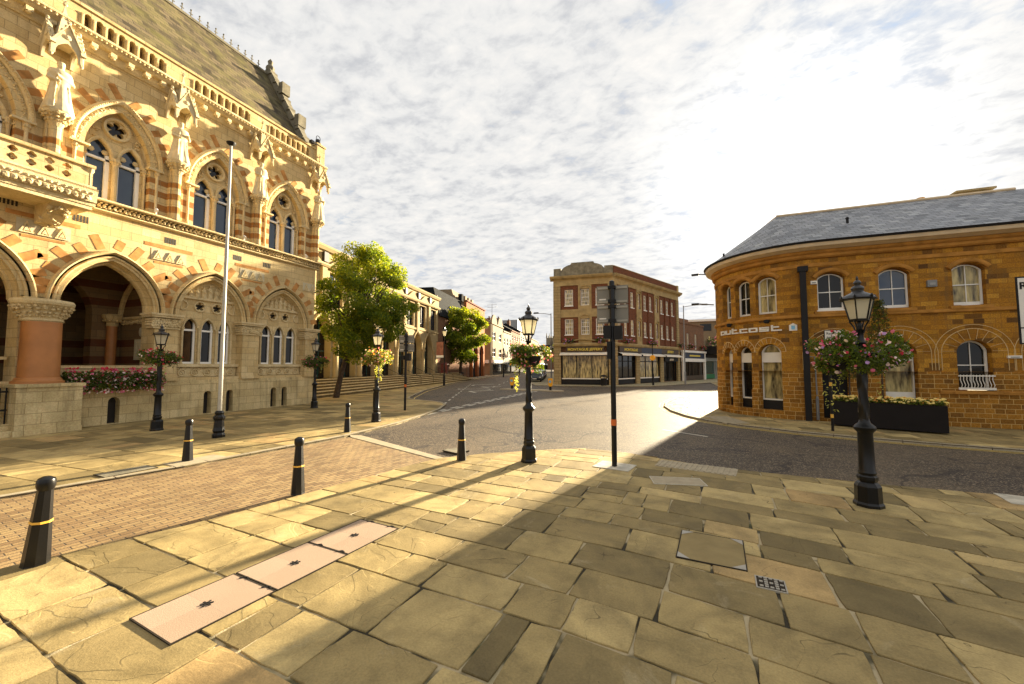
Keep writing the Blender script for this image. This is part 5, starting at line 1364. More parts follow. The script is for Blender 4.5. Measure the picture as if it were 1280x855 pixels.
# ---- terrace of the far street
def terr(label, a, b, H, wall, bays, floors, roofm='slate3', shop='blackm', gable=None, z0=3.6, fascia='white', group='buildings of the far street', dep=10):
    L = math.dist(a, b); ux, uy = (b[0]-a[0])/L, (b[1]-a[1])/L
    fr = Frame((a[0], a[1], 0), (ux, uy), (uy, -ux)); t = thing('terrace_building', label, 'building', (a[0], a[1], 0))
    fh = (H-z0-.6)/floors
    holes = [rect((k+.5)*L/bays-.24*L/bays, (k+.5)*L/bays+.24*L/bays, z0+.7+f*fh, z0+.7+f*fh+fh*.55) for k in range(bays) for f in range(floors)]
    g = MB(fr); g.panel(rect(0, L, 0, H), holes+[rect(.4, L-.4, .05, z0-.9)], -.3, 0); g.box(0, L, -dep, -.3, 0, H); g.box(0, L, -.3, .25, H, H+.3); g.build('wall', M[wall], t)
    for h in holes:
        w = abs(h[2][0]-h[0][0]); sash(t, fr, (h[0][0]+h[2][0])/2, h[0][1], w, h[1][1]-h[0][1], 0, 2, 2, -.12, pm='glassd', t=.1, bar=.06)
    g = MB(fr); g.box(.4, L-.4, -.29, -.2, .05, z0-.9); g.build('shop_window', M['glassd'], t)
    g = MB(fr); g.box(.2, L-.2, 0, .5, z0-.85, z0-.1); g.build('shop_fascia', M[fascia], t)
    if gable:
        for k in range(gable):
            c = (k+.5)*L/gable; w = L/gable*.42
            g = MB(fr); g.panel([(c-w, H+.3)]+arch(c, H+.3, w, w*.75, 5)+[(c+w, H+.3)], [], -.3, .1, back=True); g.build('gable', M[wall], t)
    g = MB(fr); g.add([(0, 0, H+.3), (L, 0, H+.3), (L, -dep/2, H+dep*.3), (0, -dep/2, H+dep*.3), (L, -dep, H), (0, -dep, H)], [(0, 1, 2, 3), (3, 2, 4, 5), (0, 3, 5), (1, 4, 2)]); g.build('roof', M[roofm], t)
    if dep < 5: return t
    g = MB(fr); g.box(.2, 1.4, -4.6, -3.6, H+1.5, H+3.9); 
    for k in range(3): g.lathe(.45+k*.35, -4.1, [(.13, H+3.9), (.11, H+4.4)], 7)
    g.build('chimney', M['brick3'], t)
    return t
terr('stone-fronted building with curved gables just past the orange brick one', (-41.5, 84.5), (-38.2, 84), 12.0, 'render1', 1, 2, gable=1, shop='navy', dep=1.2)
terr('cream building with curved gable on the bend of the far street', (-38.1, 84.3), (-40.6, 97.5), 12.0, 'render1', 2, 2, gable=2)
terr('narrow pale house with dark roof in the far street', (-40.7, 98), (-42.3, 108), 11.2, 'render2', 3, 2, fascia='navy')
terr('brown brick house in the middle of the far street', (-42.5, 108.5), (-45, 123), 12.4, 'brick3', 4, 3, fascia='grey_p')
t5 = terr('tall white house with grey roof box in the far street', (-45.2, 123.5), (-49, 145), 13.4, 'render2', 5, 3)
g = MB(); g.box(-56, -50, 134, 142, 13, 18.8); g.build('roof_box', M['lead'], t5)
terr('cream house further along the far street', (-49.3, 146), (-55, 174), 12.8, 'render1', 6, 3, fascia='red')
terr('distant pale row at the end of the far street', (-55.5, 176), (-66, 222), 12, 'render2', 8, 3, fascia='navy')
terr('brown brick house closing the far street on the left of the church', (-84, 232), (-66.5, 230), 12, 'brick3', 4, 3)
terr('brick row facing the parked cars behind the corner block', (-18.9, 86), (-12.9, 51.5), 11.8, 'brick3', 8, 2)
terr('pale row beyond the brick row on the right of the far street', (-30, 131), (-19.2, 87), 11.5, 'render1', 9, 2)
terr('far row on the right of the far street', (-38.5, 165), (-30.3, 132), 11.5, 'brick3', 7, 2)
an = thing('roof_aerial', 'thin television aerial on the roof past the orange brick building', 'aerial', (-39.5, 88, 14))
g = MB(); g.tube([(-39.5, 88, 13.5), (-39.5, 88, 17.2)], .05, 5)
for z in (16.4, 17.0): g.tube([(-40.8, 88, z), (-38.2, 88, z)], .035, 5)
g.build('mast', M['steel'], an)
ch = thing('church_tower', 'grey square church tower with battlements at the end of the far street', 'church tower', (-72, 258, 0))
g = MB(); g.box(-75.8, -68.6, 258, 265, 0, 21); g.build('tower_wall', M['grime'], ch)
g = MB()
for i in range(5):
    for y in (258, 264.3): g.box(-75.8+i*1.5, -75+i*1.5, y, y+.7, 21, 22.2)
for x in (-75.9, -69.3):
    for y in (257.9, 264.4): g.lathe(x+.4, y+.4, [(.45, 21), (.45, 22.6), (.05, 24.6)], 4, ph=PI/4)
g.build('battlement', M['grime'], ch)
g = MB(); g.box(-73, -71.5, 257.9, 258, 15, 18.5); g.build('belfry_opening', M['dark'], ch)
fh = thing('end_house', 'pinkish cream house at the foot of the church tower', 'building', (-66, 240, 0))
g = MB(); g.box(-66, -56, 240, 250, 0, 13); g.build('wall', M['render1'], fh)
g = MB(); g.add([(-66.3, 239.7, 13), (-55.7, 239.7, 13), (-55.7, 250, 13), (-66.3, 250, 13), (-61, 239.7, 17), (-61, 250, 17)], [(0, 4, 5, 3), (1, 2, 5, 4), (0, 1, 4), (2, 3, 5)]); g.build('roof', M['slate3'], fh)
for k in range(3): g = MB(); g.box(-65+k*3.2, -63.4+k*3.2, 239.9, 240, 7.5, 10); g.build('window', M['glassd'], fh)
# ------------------------------------------------------------------ lamps
def make_lamp(label, loc):
    t = thing('street_lamp', label, 'street lamp', (0, 0, 0), 'heritage lamp posts')
    g = MB(); g.lathe(0, 0, [(.185, 0), (.185, .04), (.165, .07), (.16, .3), (.135, .34), (.11, .36), (.125, .4), (.125, .44), (.1, .47)], 8, ph=PI/8)
    b = g.build('base', M['black'], t)
    g = MB(); g.lathe(0, 0, [(.1, .45), (.115, .5), (.1, .53), (.092, 1.08), (.1, 1.1), (.13, 1.13), (.14, 1.17), (.12, 1.2), (.075, 1.24), (.06, 1.3)], 16)
    sp = lambda w, z: 1+.13*cos(4*w+z*14)
    g.lathe(0, 0, [(.062, 1.28+.05*k) for k in range(24)], 16, flute=sp)
    g.lathe(0, 0, [(.06, 2.42), (.075, 2.46), (.05, 2.5), (.045, 2.62), (.07, 2.66)], 12)
    g.build('post', M['black'], t, smooth=True)
    g = MB()
    for k in range(4):
        a = k*PI/2+PI/4; g.tube([(.05*cos(a), .05*sin(a), 2.6), (.07*cos(a), .07*sin(a), 2.7), (.13*cos(a), .13*sin(a), 2.8)], .012, 5)
    g.lathe(0, 0, [(.02, 2.6), (.03, 2.72), (.02, 2.8)], 8); g.build('cradle', M['black'], t)
    n = 6; g = MB(); g.lathe(0, 0, [(.118, 2.82), (.188, 3.12)], n); l = g.build('lantern_glass', M['lampglass'], t)
    g = MB(); g.lathe(0, 0, [(.125, 2.79), (.13, 2.82), (.124, 2.825)], n)
    for k in range(n):
        a = 2*PI*k/n; g.bar((.122*cos(a), .122*sin(a), 2.81), (.194*cos(a), .194*sin(a), 3.13), .016)
    g.lathe(0, 0, [(.19, 3.115), (.225, 3.12), (.23, 3.14), (.2, 3.155)], 24)
    for k in range(n):
        a = 2*PI*k/n; g.lathe(.21*cos(a), .21*sin(a), [(.012, 3.13), (.02, 3.17), (.004, 3.2)], 5)
    g.build('lantern_frame', M['black'], l)
    g = MB(); g.lathe(0, 0, [(.215, 3.14), (.2, 3.17), (.14, 3.21), (.085, 3.24), (.07, 3.26), (.085, 3.3), (.07, 3.33), (.035, 3.35), (.04, 3.37), (.052, 3.39), (.035, 3.42), (.012, 3.44), (.018, 3.46), (.004, 3.5)], 20)
    g.build('lantern_roof', M['lanroof'], t, smooth=True)
    t.location = (*loc, 0); return t
M['lanroof'] = m_plain('weathered_black_roof', (.03, .03, .032), .35, .8, 14, bump=.2)
lamp = make_lamp('black heritage lamp post nearest the camera on the right, with pink flowers', (2.78, 7.67))
LL = [((-2.89, 8.44), 'black heritage lamp post in the middle casting a long shadow over the paving', 1.0, .3),
      ((-10.32, 12.32), 'black heritage lamp post between the short bollard and the no entry sign', 1.03, .1),
      ((-15.6, 8.05), 'black heritage lamp post in front of the flower-hung balustrade', 1.0, .5),
      ((-16.6, 15.2), 'black heritage lamp post at the far corner of the Gothic hall', 1.02, .2)]
for p, lb, s, r in LL: dup(lamp, (*p, 0), r, lb, s)

# ------------------------------------------------------------------ baskets of flowers
BM = ['leaf3', 'leaf4', 'fpink', 'fwhite', 'fred', 'fpurp', 'fyel', 'forg', 'leaf1']
def basket(name, label, loc, z, rx, hz, blooms, n=2600, nf=260, size=.035, trail=0, seed=1, post=True, group='flower baskets on the lamp posts', sy=1., tr=None, lsl=(0, 0, 0, 8)):
    t = thing(name, label, 'flower basket', (*loc, z), group); fr = Frame((*loc, 0))
    g = MB(fr)
    for s in ((-1, 1) if post else (0,)):
        g.lathe(s*rx*.3, 0, [(.04, z-hz*.62), (rx*.22, z-hz*.45), (rx*.32, z-hz*.05), (rx*.32, z)], 10, sy=.9)
    g.build('planter_bowl', M['blackm'], t)
    g = MB(fr); cl = []
    for k in range(34):
        a = U(0, 2*PI); q = U(.35, .95); cl.append((rx*q*cos(a), rx*q*sin(a)*sy, z+hz*U(-.75, .6)*(1.15-.5*q), rx*U(.22, .36)))
    def fn():
        c = cl[int(RND.random()*len(cl))]; return in_ball(c[:3], (c[3], c[3], c[3]*.8))
    leaves(g, n, fn, size, lsl)
    for _ in range(trail):
        a = U(0, 2*PI) if tr is None else tr+U(-.35, .35); x, y = rx*.6*cos(a), rx*.6*sin(a); L = U(.5, 1)*hz*1.9
        for k in range(26):
            v = RND.random(); leaves(g, 1, lambda: (x+U(-.04, .04), y+U(-.04, .04), z-hz*.3-L*v), size*.9, [1], droop=.5)
    g.build('foliage', [M[m] for m in BM], t, normals=False)
    g = MB(fr)
    def fs():
        c = cl[int(RND.random()*len(cl))]; w = Vector((U(-1, 1), U(-1, 1), U(-.6, 1))).normalized()*c[3]*1.02
        return (c[0]+w.x, c[1]+w.y, c[2]+w.z)
    leaves(g, nf, fs, size*.95, blooms, disc=True)
    g.build('blossom', [M[m] for m in BM], t, normals=False)
    return t
basket('flower_basket', 'big pink, white and lilac flower basket on the near right lamp post', (2.68, 7.7), 2.3, .58, .44, (2, 2, 3, 3, 3, 4, 5, 2), 9000, 330, .026, 5, lsl=(0, 8, 0, 8))
basket('flower_basket', 'flower basket with trailing yellow foliage on the middle lamp post', (-2.89, 8.44), 2.32, .47, .38, (2, 3, 7, 3, 2), 6500, 240, .028, 5, tr=3.9, lsl=(0, 0, 8, 8))
basket('flower_basket', 'orange-tinged flower basket with pale trailers beside the no entry sign', (-10.32, 12.32), 2.42, .55, .42, (2, 3, 7, 7, 6), 3000, 330, .036, 6, tr=5.6, lsl=(0, 8, 8, 1))
basket('flower_basket', 'green and dark red flower basket on the lamp post by the balustrade', (-15.6, 8.05), 2.36, .55, .36, (2, 3, 4, 4), 2600, 150, .036, 2)
basket('flower_basket', 'mostly green flower basket on the lamp post at the hall corner', (-16.6, 15.2), 2.3, .58, .4, (2, 4), 2400, 60, .04, 2)
LF_b = [((LF((1.7, .35, 0))), 'left one of the dark flower baskets under the first-floor windows of the brick block'), ((LF((5.2, .35, 0))), 'flower basket under the right window of the short front of the brick block')]
for k, (u, fr) in enumerate(((1.7, LF), (5.2, LF), (2.3, RF), (8.3, RF), (16.9, RF), (3.2, LR), (7.5, LR))):
    p = fr((u, .45, 0)); lb = ['dark flower basket under the left window of the brick block', 'dark flower basket by the corner of the brick block, left of its edge', 'dark flower basket just right of the corner of the brick block', 'dark flower basket in the middle of the long side of the brick block', 'dark flower basket at the far right end of the brick block', 'dark flower basket over the left half of the white-framed shop', 'dark flower basket over the right half of the white-framed shop'][k]
    basket('flower_basket', lb, (p.x, p.y), 4.95, .6, .4, (2, 4, 5), 300, 40, .09, 0, post=False, group='flower baskets on the brick block')
p = LR((11.5, 1.6, 0)); basket('flower_basket', 'large drooping flower basket beside the orange sandstone corner, over the green shop', (p.x, p.y), 6.0, 1.6, 1.0, (2, 3, 6), 900, 120, .13, 0, post=False, group='flower baskets on the brick block')

# long flower trough on the balustrade
tr = thing('flower_trough', 'long trough of pink and white petunias hung under the balustrade of the Gothic hall', 'flower trough', GF((8.2, .3, 1.5)))
g = MB(GF); g.box(6.98, 9.6, .12, .36, 1.42, 1.66); g.build('trough', M['blackm'], tr)
g = MB(GF); leaves(g, 6500, lambda: (U(6.9, 9.7), .36+U(-.14, .3), 1.62+U(-.42, .3)*(1-abs(U(-.3, .3)))), .045, (0, 0, 8)); g.build('foliage', [M[m] for m in BM], tr, normals=False)
g = MB(GF)
leaves(g, 560, lambda: (U(6.95, 9.68), .5+U(-.1, .16), 1.58+U(-.42, .33)), .038, (2, 3, 3, 2, 4, 3), disc=True); leaves(g, 90, lambda: (U(6.95, 9.68), .4+U(-.1, .12), 1.95+U(-.08, .08)), .05, (2, 4, 4), disc=True)
g.build('blossom', [M[m] for m in BM], tr, normals=False)

# ------------------------------------------------------------------ bollards
bo = thing('bollard', 'tapered black bollard with gold band at the lower left, nearest the camera', 'bollard', (0, 0, 0), 'black bollards with gold bands')
g = MB(); g.lathe(0, 0, [(.112, 0), (.108, .02), (.062, .78)], 8, ph=PI/8); g.build('shaft', M['black'], bo)
g = MB(); g.lathe(0, 0, [(.06, .78), (.07, .8), (.076, .83), (.076, .87), (.066, .9), (.035, .92), (.01, .925)], 16); g.build('cap', M['black'], bo, smooth=True)
g = MB(); g.lathe(0, 0, [(.088, .44), (.088, .462)], 8, ph=PI/8); g.build('band', M['gold'], bo)
bo.location = (-6.3, 2.23, 0); bo.rotation_euler = (rad(-1), rad(4.5), 0)
for p, lb in (((-5.73, 4.97), 'black bollard with gold band beside the paver road, middle of the near row'), ((-4.34, 8.03), 'black bollard with gold band left of the middle lamp post'), ((-9.96, 5.75), 'black bollard on a pale square pad across the paver road'), ((-9.56, 10.07), 'short black bollard across the paver road near the basket lamp')):
    dup(bo, (*p, 0), .2, lb)
# flagpole
fp = thing('flagpole', 'tall white flagpole with an ornate black base before the Gothic hall', 'flagpole', (-12.4, 7.95, 0))
fr = Frame((-12.4, 7.95, 0)); g = MB(fr); g.lathe(0, 0, [(.058, .6), (.055, 2), (.036, 8.9)], 14); g.build('pole', M['pole'], fp, smooth=True)
g = MB(fr); g.lathe(0, 0, [(.16, 0), (.16, .08), (.13, .14), (.15, .2), (.13, .3), (.12, .5), (.15, .55), (.15, .6), (.1, .66), (.12, .72), (.08, .78)], 16, flute=lambda w, z: 1+.05*cos(8*w)); g.build('base', M['black'], fp)
g = MB(fr); g.lathe(0, 0, [(.05, 8.88), (.12, 8.94), (.13, 8.98), (.03, 9.03)], 14); g.build('cap', M['blackm'], fp, smooth=True)

# ------------------------------------------------------------------ signs
def pole_sign(label, loc, H, pw, panels, bandz, small=(), rz=0, rr=.055, name='road_sign'):
    t = thing(name, label, 'road sign', (*loc, 0)); fr = Frame((*loc, 0), (cos(rz), sin(rz)), (-sin(rz), cos(rz)))
    g = MB(fr); g.lathe(0, 0, [(rr, 0), (rr, H), (rr*.5, H+.02)], 14); g.build('pole', M['black'], t, smooth=True)
    g = MB(fr); g.lathe(0, 0, [(rr+.004, bandz), (rr+.004, bandz+.13)], 14); g.build('band', M['orange'], t)
    for z0, z1 in panels:
        g = MB(fr); g.box(-pw/2, pw/2, .075, .085, z0, z1); p = g.build('sign_panel', M['signback'], t)
        g = MB(fr)
        for z in (z0+.05, z1-.05): g.box(-pw/2+.02, pw/2-.02, .055, .075, z-.022, z+.022)
        g.build('channel', M['chan'], p)
        for z in (z0+.05, z1-.05): g = MB(fr); g.box(-.08, .08, -.066, .07, z-.03, z+.03); g.build('clip', M['blackm'], p)
        g = MB(fr); g.box(-pw/2+.01, pw/2-.01, .0855, .09, z0+.01, z1-.01); g.build('sign_face', M['white'], p)
        g = MB(fr); g.box(-pw*.42, -pw*.2, .068, .0745, z0+.09, z0+.12); g.build('sticker', M['white'], p)
    for x, z0, z1, w in small:
        g = MB(fr); g.box(x-w/2, x+w/2, -.1, .12, z0, z1); g.build('sign_box', M['blackm'], t)
    return t
pole_sign('tall black pole with grey backs of two stacked road signs', (-1.08, 8.69), 3.92, .66, [(3.44, 3.84), (3.02, 3.42)], .85, [(-.1, 2.68, 2.96, .16), (.12, 2.66, 2.95, .17), (-.07, 2.25, 2.62, .08)], rz=rad(2))
pole_sign('slim black pole with grey backs of two road signs near the steps', (-11.64, 15.9), 3.65, .78, [(3.2, 3.58), (2.78, 3.16)], 1.1, [(.13, 2.35, 2.7, .2), (-.12, 2.4, 2.6, .2)], rz=rad(10))
ne = thing('no_entry_sign', 'round red no entry sign on a black post behind the orange-tinged basket', 'road sign', (-14.0, 16.6, 0)); fr = Frame((-14.0, 16.6, 0), (cos(.4), sin(.4)), (sin(.4), -cos(.4)))
g = MB(fr); g.lathe(0, 0, [(.1, 0), (.1, .7), (.07, .78), (.04, .82), (.04, 2.9)], 12); g.build('pole', M['black'], ne, smooth=True)
g = MB(fr); g.panel(circ(0, 2.62, .34, 28), [], .05, .07, back=True); d_ = g.build('sign_disc', M['red'], ne)
g = MB(fr); g.box(-.24, .24, .07, .076, 2.57, 2.68); g.build('white_bar', M['white'], d_)
g = MB(fr); g.lathe(0, 0, [(.045, 1.45), (.045, 1.55)], 10); g.build('band', M['orange'], ne)
rs = thing('route_sign', 'large white road sign with a black R at the right edge', 'road sign', (9.42, 14.6, 0)); fr = Frame((9.42, 14.6, 0), (1, 0), (0, -1))
g = MB(fr); g.panel(rect(-.78, 1.2, 2.7, 4.42), [], .06, .08, back=True); pn = g.build('sign_panel', M['white'], rs)
g = MB(fr); g.panel(rect(-.81, 1.23, 2.67, 4.45), [rect(-.775, 1.195, 2.705, 4.415)], .06, .085, back=True); g.box(-.78, 1.2, .08, .083, 3.08, 3.11); g.build('border', M['blackm'], pn)
text_mesh('R', .26, M['blackm'], 'lettering', fr, -.675, .085, 4.12, pn, .003, 1, .006)
g = MB(fr); g.lathe(.2, 0, [(.05, 0), (.05, 4.4)], 10); g.build('pole', M['steel'], rs)
# slim post beside the planter
pp = thing('marker_post', 'slim black post with gold bands at the left end of the charcoal planter', 'post', (5.1, 17.0, 0)); fr = Frame((4.95, 15.95, 0))
pp.location = (4.95, 15.95, 0)
g = MB(fr); g.lathe(0, 0, [(.04, 0), (.04, 2.3), (.02, 2.33)], 10); g.build('pole', M['black'], pp)
for z in (.42, 1.45): g = MB(fr); g.lathe(0, 0, [(.043, z), (.043, z+.12)], 10); g.build('band', M['gold'], pp)

# ------------------------------------------------------------------ planters with bedding flowers and conifers
PF = Frame((5.35, 17.3, 0), (.905, -.37), (-.37, -.905)); pl = thing('flower_planter', 'long charcoal planter full of yellow flowers before the sandstone bar', 'planter', PF((0, 0, 0)))
PLN = 2.8
g = MB(PF); g.panel([(-.02, .05), (PLN, .05), (PLN-.0, .86), (-.0, .86)], [], -.8, 0, back=True); g.build('planter_box', M['planter'], pl)
g = MB(PF); g.box(.04, PLN-.04, -.76, -.04, .8, .865); g.build('soil', M['bark'], pl)
g = MB(PF); leaves(g, 3000, lambda: (U(0, PLN), U(-.8, .06), .88+abs(U(-.1, .14))), .04, (0, 8)); g.build('foliage', [M[m] for m in BM], pl, normals=False)
g = MB(PF)
for _ in range(330):
    x, y, z = U(0, PLN), U(-.8, .08), .93+U(-.03, .12); m = 6 if RND.random() < .85 else 7
    if x > 1 and x < 1.5 and RND.random() < .3: m = 7
    g.lathe(x, y, [(.035, z-.01), (.045, z+.01), (.03, z+.03), (.005, z+.04)], 6, m)
g.build('blossom', [M[m] for m in BM], pl, normals=False)
def conifer(label, loc, z0, H, r, n=2600, grp='slim conifers in the planter'):
    t = thing('conifer_shrub', label, 'shrub', (*loc, z0), grp); fr = Frame((*loc, 0))
    g = MB(fr); g.tube([(0, 0, z0), (.02, 0, z0+H*.5), (0, .02, z0+H*.95)], [.03, .022, .008], 6); g.build('trunk', M['bark'], t)
    g = MB(fr)
    def fn():
        h = U(0, 1)**.8; a = U(0, 2*PI); rr = r*(1-h*.8)*(.4+.6*RND.random())*(1+.3*sin(5*a+h*9)); return (rr*cos(a), rr*sin(a), z0+H*(.35+.65*h))
    leaves(g, n, fn, .055, (0, 0, 1), aspect=.3, droop=-.6); g.build('crown', [M['leaf5'], M['leaf1']], t, normals=False)
p = PF((1.35, -.4, 0)); conifer('upright conifer rising behind the near lamp basket', (p.x, p.y), .85, 3.5, .62, 2600)
p = PF((.5, -.35, 0)); conifer('smaller conifer at the left end of the charcoal planter', (p.x, p.y), .85, 2.2, .32, 1600)

# ------------------------------------------------------------------ tall modern street lights
def mast(label, loc, H, arm, z=None, group='modern street lights'):
    t = thing('street_light', label, 'street light', (*loc, 0), group); fr = Frame((*loc, 0)); ax, ay = arm
    g = MB(fr); g.lathe(0, 0, [(.1, 0), (.1, 1.4), (.07, 1.5), (.05, H)], 10); g.build('pole', M['steel'], t)
    g = MB(fr); g.tube([(0, 0, H-.15), (ax*.5, ay*.5, H+.02), (ax, ay, H+.08)], .035, 6); g.build('arm', M['steel'], t)
    g = MB(fr); a = math.atan2(ay, ax); f2 = Frame((loc[0]+ax, loc[1]+ay, 0), (cos(a), sin(a))); g = MB(f2); g.box(-.1, .55, -.14, .14, H+.04, H+.12); g.prism([(-.05, -.11), (.5, -.09), (.5, .09), (-.05, .11)], H+.12, H+.2); g.build('lamp_head', M['blackm'], t)
mast('modern street light at the left end of the brick block, arm to the left', (-12.9, 46.0), 8.4, (-1.6, -.1))
mast('modern street light behind the brick block, arm to the right', (1.9, 50.8), 9.2, (2.1, .6))
def wall_light(label, p, arm, z, drop=0):
    t = thing('street_light', label, 'street light', (p[0], p[1], z), 'street lights on wall brackets')
    g = MB(); q = (p[0]+arm[0], p[1]+arm[1]); g.tube([(p[0], p[1], z-.1), (q[0], q[1], z)], .03, 6); g.build('arm', M['steel'], t)
    a = math.atan2(arm[1], arm[0]); g = MB(Frame((*q, 0), (cos(a), sin(a)))); g.box(-.05, .3, -.09, .09, z-.05, z+.03); g.build('lamp_head', M['blackm'], t)
wall_light('upper street light sticking out left from under the eaves of the sandstone bar', (2.3, 22.0), (-.75, .1), 6.75)
wall_light('lower bracket light sticking out left from the sandstone bar wall', (2.3, 22.8), (-.75, .05), 5.35)
# banner lamp by the far kerb
bl = thing('banner_lamp', 'tall lamp post carrying a banner in front of the far round tree', 'street lamp', (-22.4, 37.4, 0)); fr = Frame((-22.4, 37.4, 0), (1, .4), (.4, -1))
g = MB(fr); g.lathe(0, 0, [(.13, 0), (.12, 1.1), (.07, 1.2), (.05, 5.3)], 10); g.build('post', M['black'], bl)
g = MB(fr); g.lathe(0, 0, [(.12, 5.35), (.22, 5.85)], 6); g.build('lantern_glass', M['lampglass'], bl)
g = MB(fr); g.lathe(0, 0, [(.26, 5.85), (.2, 5.98), (.06, 6.1), (.03, 6.3)], 10); g.build('lantern_roof', M['black'], bl)
M['banner'] = m_plain('faded_red_banner', (.3, .13, .08), .8, .3, 3)
g = MB(fr); g.box(-.85, -.12, -.01, .01, 3.2, 4.7); bn = g.build('banner', M['banner'], bl)
g = MB(fr); g.box(-.87, -.1, -.015, .015, 3.0, 3.25); g.build('hem', M['white'], bn); g = MB(fr); g.tube([(0, 0, 4.72), (-.9, 0, 4.72)], .02, 5); g.tube([(0, 0, 3.0), (-.9, 0, 3.0)], .02, 5); g.build('bracket', M['black'], bl)
# no-waiting plates row: slim pole before the shops
sp_ = thing('sign_post', 'thin post with a small yellow round sign before the shop windows', 'post', (-1.5, 46.6, 0)); fr = Frame((-1.5, 46.6, 0))
g = MB(fr); g.lathe(0, 0, [(.11, 0), (.1, 1.2), (.05, 1.3), (.05, 4.6)], 8); g.build('pole', M['blackm'], sp_)
g = MB(Frame((-1.5, 46.5, 0), (1, 0), (0, -1))); g.panel(circ(0, 3.0, .3, 16), [], .0, .05, back=True); g.build('sign_disc', M['fyel'] if False else M['yel2'] if 'yel2' in M else M['yel'], sp_)
# bins
def bin_(label, p, s=1.0):
    t = thing('litter_bin', label, 'litter bin', (*p, 0)); fr = Frame((*p, 0)); g = MB(fr)
    g.lathe(0, 0, [(.26*s, 0), (.3*s, .05), (.3*s, .68*s), (.31*s, .7*s)], 16); g.build('bin_body', M['blackm'], t, smooth=True)
    g = MB(fr); g.lathe(0, 0, [(.31*s, .86*s), (.33*s, .88*s), (.3*s, .98*s), (.1*s, 1.06*s)], 16)
    for k in range(4): a = k*PI/2+.3; g.bar((.28*s*cos(a), .28*s*sin(a), .7*s), (.28*s*cos(a), .28*s*sin(a), .88*s), .05)
    g.build('hood', M['blackm'], t); g = MB(fr); g.box(-.12, .12, -.32*s, -.3*s, .72*s, .82*s); g.build('label_plate', M['lead'], t)
bin_('black litter bin on the footway before the lit shop window', (-6.4, 43.5), 1.1)
bin_('dark litter bin under the far round tree', (-29.5, 54.5), 1.1)
# yellow lit traffic bollards
def tb(label, p):
    t = thing('traffic_bollard', label, 'traffic bollard', (*p, 0), 'yellow traffic bollards on the island'); fr = Frame((*p, 0))
    g = MB(fr); g.box(-.09, .09, -.07, .07, 0, .34); g.build('stem', M['blackm'], t)
    g = MB(fr); g.panel([(-.1, .34), (-.17, .5), (-.17, .98), (-.13, 1.04), (.13, 1.04), (.17, .98), (.17, .5), (.1, .34)], [], -.12, .12, back=True); g.build('shell', M['yel'], t)
    g = MB(fr); g.panel(circ(0, .76, .12, 16), [], -.135, -.122); g.build('blue_disc', M['bluep'], t)
tb('bright yellow traffic bollard at the right end of the island', (-9.45, 33.4)); tb('dull orange traffic bollard at the left end of the island', (-13.35, 34.3))
# red telephone kiosk behind the tree
kb = thing('telephone_kiosk', 'dark red telephone kiosk in the shade left of the far round tree', 'phone box', (-29.6, 49.5, 0)); fr = Frame((-29.6, 49.5, 0), (1, .35), (.35, -1))
g = MB(fr); g.panel(rect(-.45, .45, 0, 2.3), [rect(-.33+.23*i, -.13+.23*i, .6+.28*j, .82+.28*j) for i in range(3) for j in range(5)], .4, .45); g.box(-.45, .45, -.45, .38, 0, 2.3); g.lathe(0, 0, [(.68, 2.3), (.66, 2.4), (.3, 2.55)], 4, ph=PI/4); g.build('kiosk_body', M['maroon'], kb)

# ------------------------------------------------------------------ parked cars
def car_mesh(g, m, lower=True):
    # side profile swept over the width, with tumblehome
    P = [(-2.05, .35), (-2.08, .6), (-1.95, .82), (-1.1, .92), (-.45, 1.36), (.7, 1.42), (1.45, 1.3), (1.95, .95), (2.05, .85), (2.05, .4), (1.75, .28), (-1.8, .28)]
    n = len(P); v = []
    for s in (-1, 1):
        for x, z in P: v.append((x, s*(.84 if z < .95 else .84-(z-.95)*.42), z))
    g.add(v, [tuple(range(n)), tuple(range(2*n-1, n-1, -1))]+[(i, (i+1) % n, n+(i+1) % n, n+i) for i in range(n)], 0)
def car(label, p, rz, col, mt):
    t = thing('parked_car', label, 'car', (0, 0, 0), 'cars parked along the far kerb')
    g = MB(); car_mesh(g, 0); body = g.build('body', mt, t)
    g = MB(); g.add([(-1.06, -.8, .95), (-1.06, .8, .95), (-.48, .66, 1.34), (-.48, -.66, 1.34)], [(0, 1, 2, 3)])
    for q in range(4): pass
    g.v = [v+Vector((-.03, 0, .02)) for v in g.v]; g.build('windscreen', M['glassd'], t)
    g = MB()
    for s in (-1, 1): g.add([(-.95, s*.845, .98), (-.42, s*.69, 1.33), (.7, s*.67, 1.37), (1.5, s*.75, 1.2), (1.7, s*.845, .98)], [(0, 1, 2, 3, 4)])
    g.build('side_window', M['glassd'], t)
    for s in (-1, 1):
        g = MB(); g.box(-2.1, -1.9, s*.72-.13, s*.72+.13, .6, .74); g.build('headlight', M['white'], t)
        for x in (-1.3, 1.3):
            g = MB(Frame((0, 0, 0), (1, 0), (0, 1))); g.tube([(x, s*.7, .32), (x, s*.88, .32)], .32, 14); w = g.build('wheel', M['blackm'], t)
            g = MB(); g.tube([(x, s*.86, .32), (x, s*.89, .32)], .19, 10); g.build('rim', M['lead'], w)
    g = MB(); g.box(-2.12, -2.06, -.26, .26, .42, .54); g.build('number_plate', M['white'], t)
    t.location = (*p, -.06); t.rotation_euler = (0, 0, rz); return t
M['silver'] = m_plain('silver_car_paint', (.45, .47, .5), .25, .05, metal=.6); M['dkcar'] = m_plain('dark_car_paint', (.03, .035, .045), .2, .1); M['redcar'] = m_plain('maroon_car_paint', (.18, .03, .02), .25, .1)
al = math.atan2(.965, -.26)
car('dark car parked first in the row by the brick block', (-16.9, 52.2), al, 0, M['dkcar'])
car('silver car parked second in the row by the brick block', (-18.3, 57.8), al, 0, M['silver'])
car('maroon car parked third in the row by the brick block', (-19.8, 63.4), al, 0, M['redcar'])
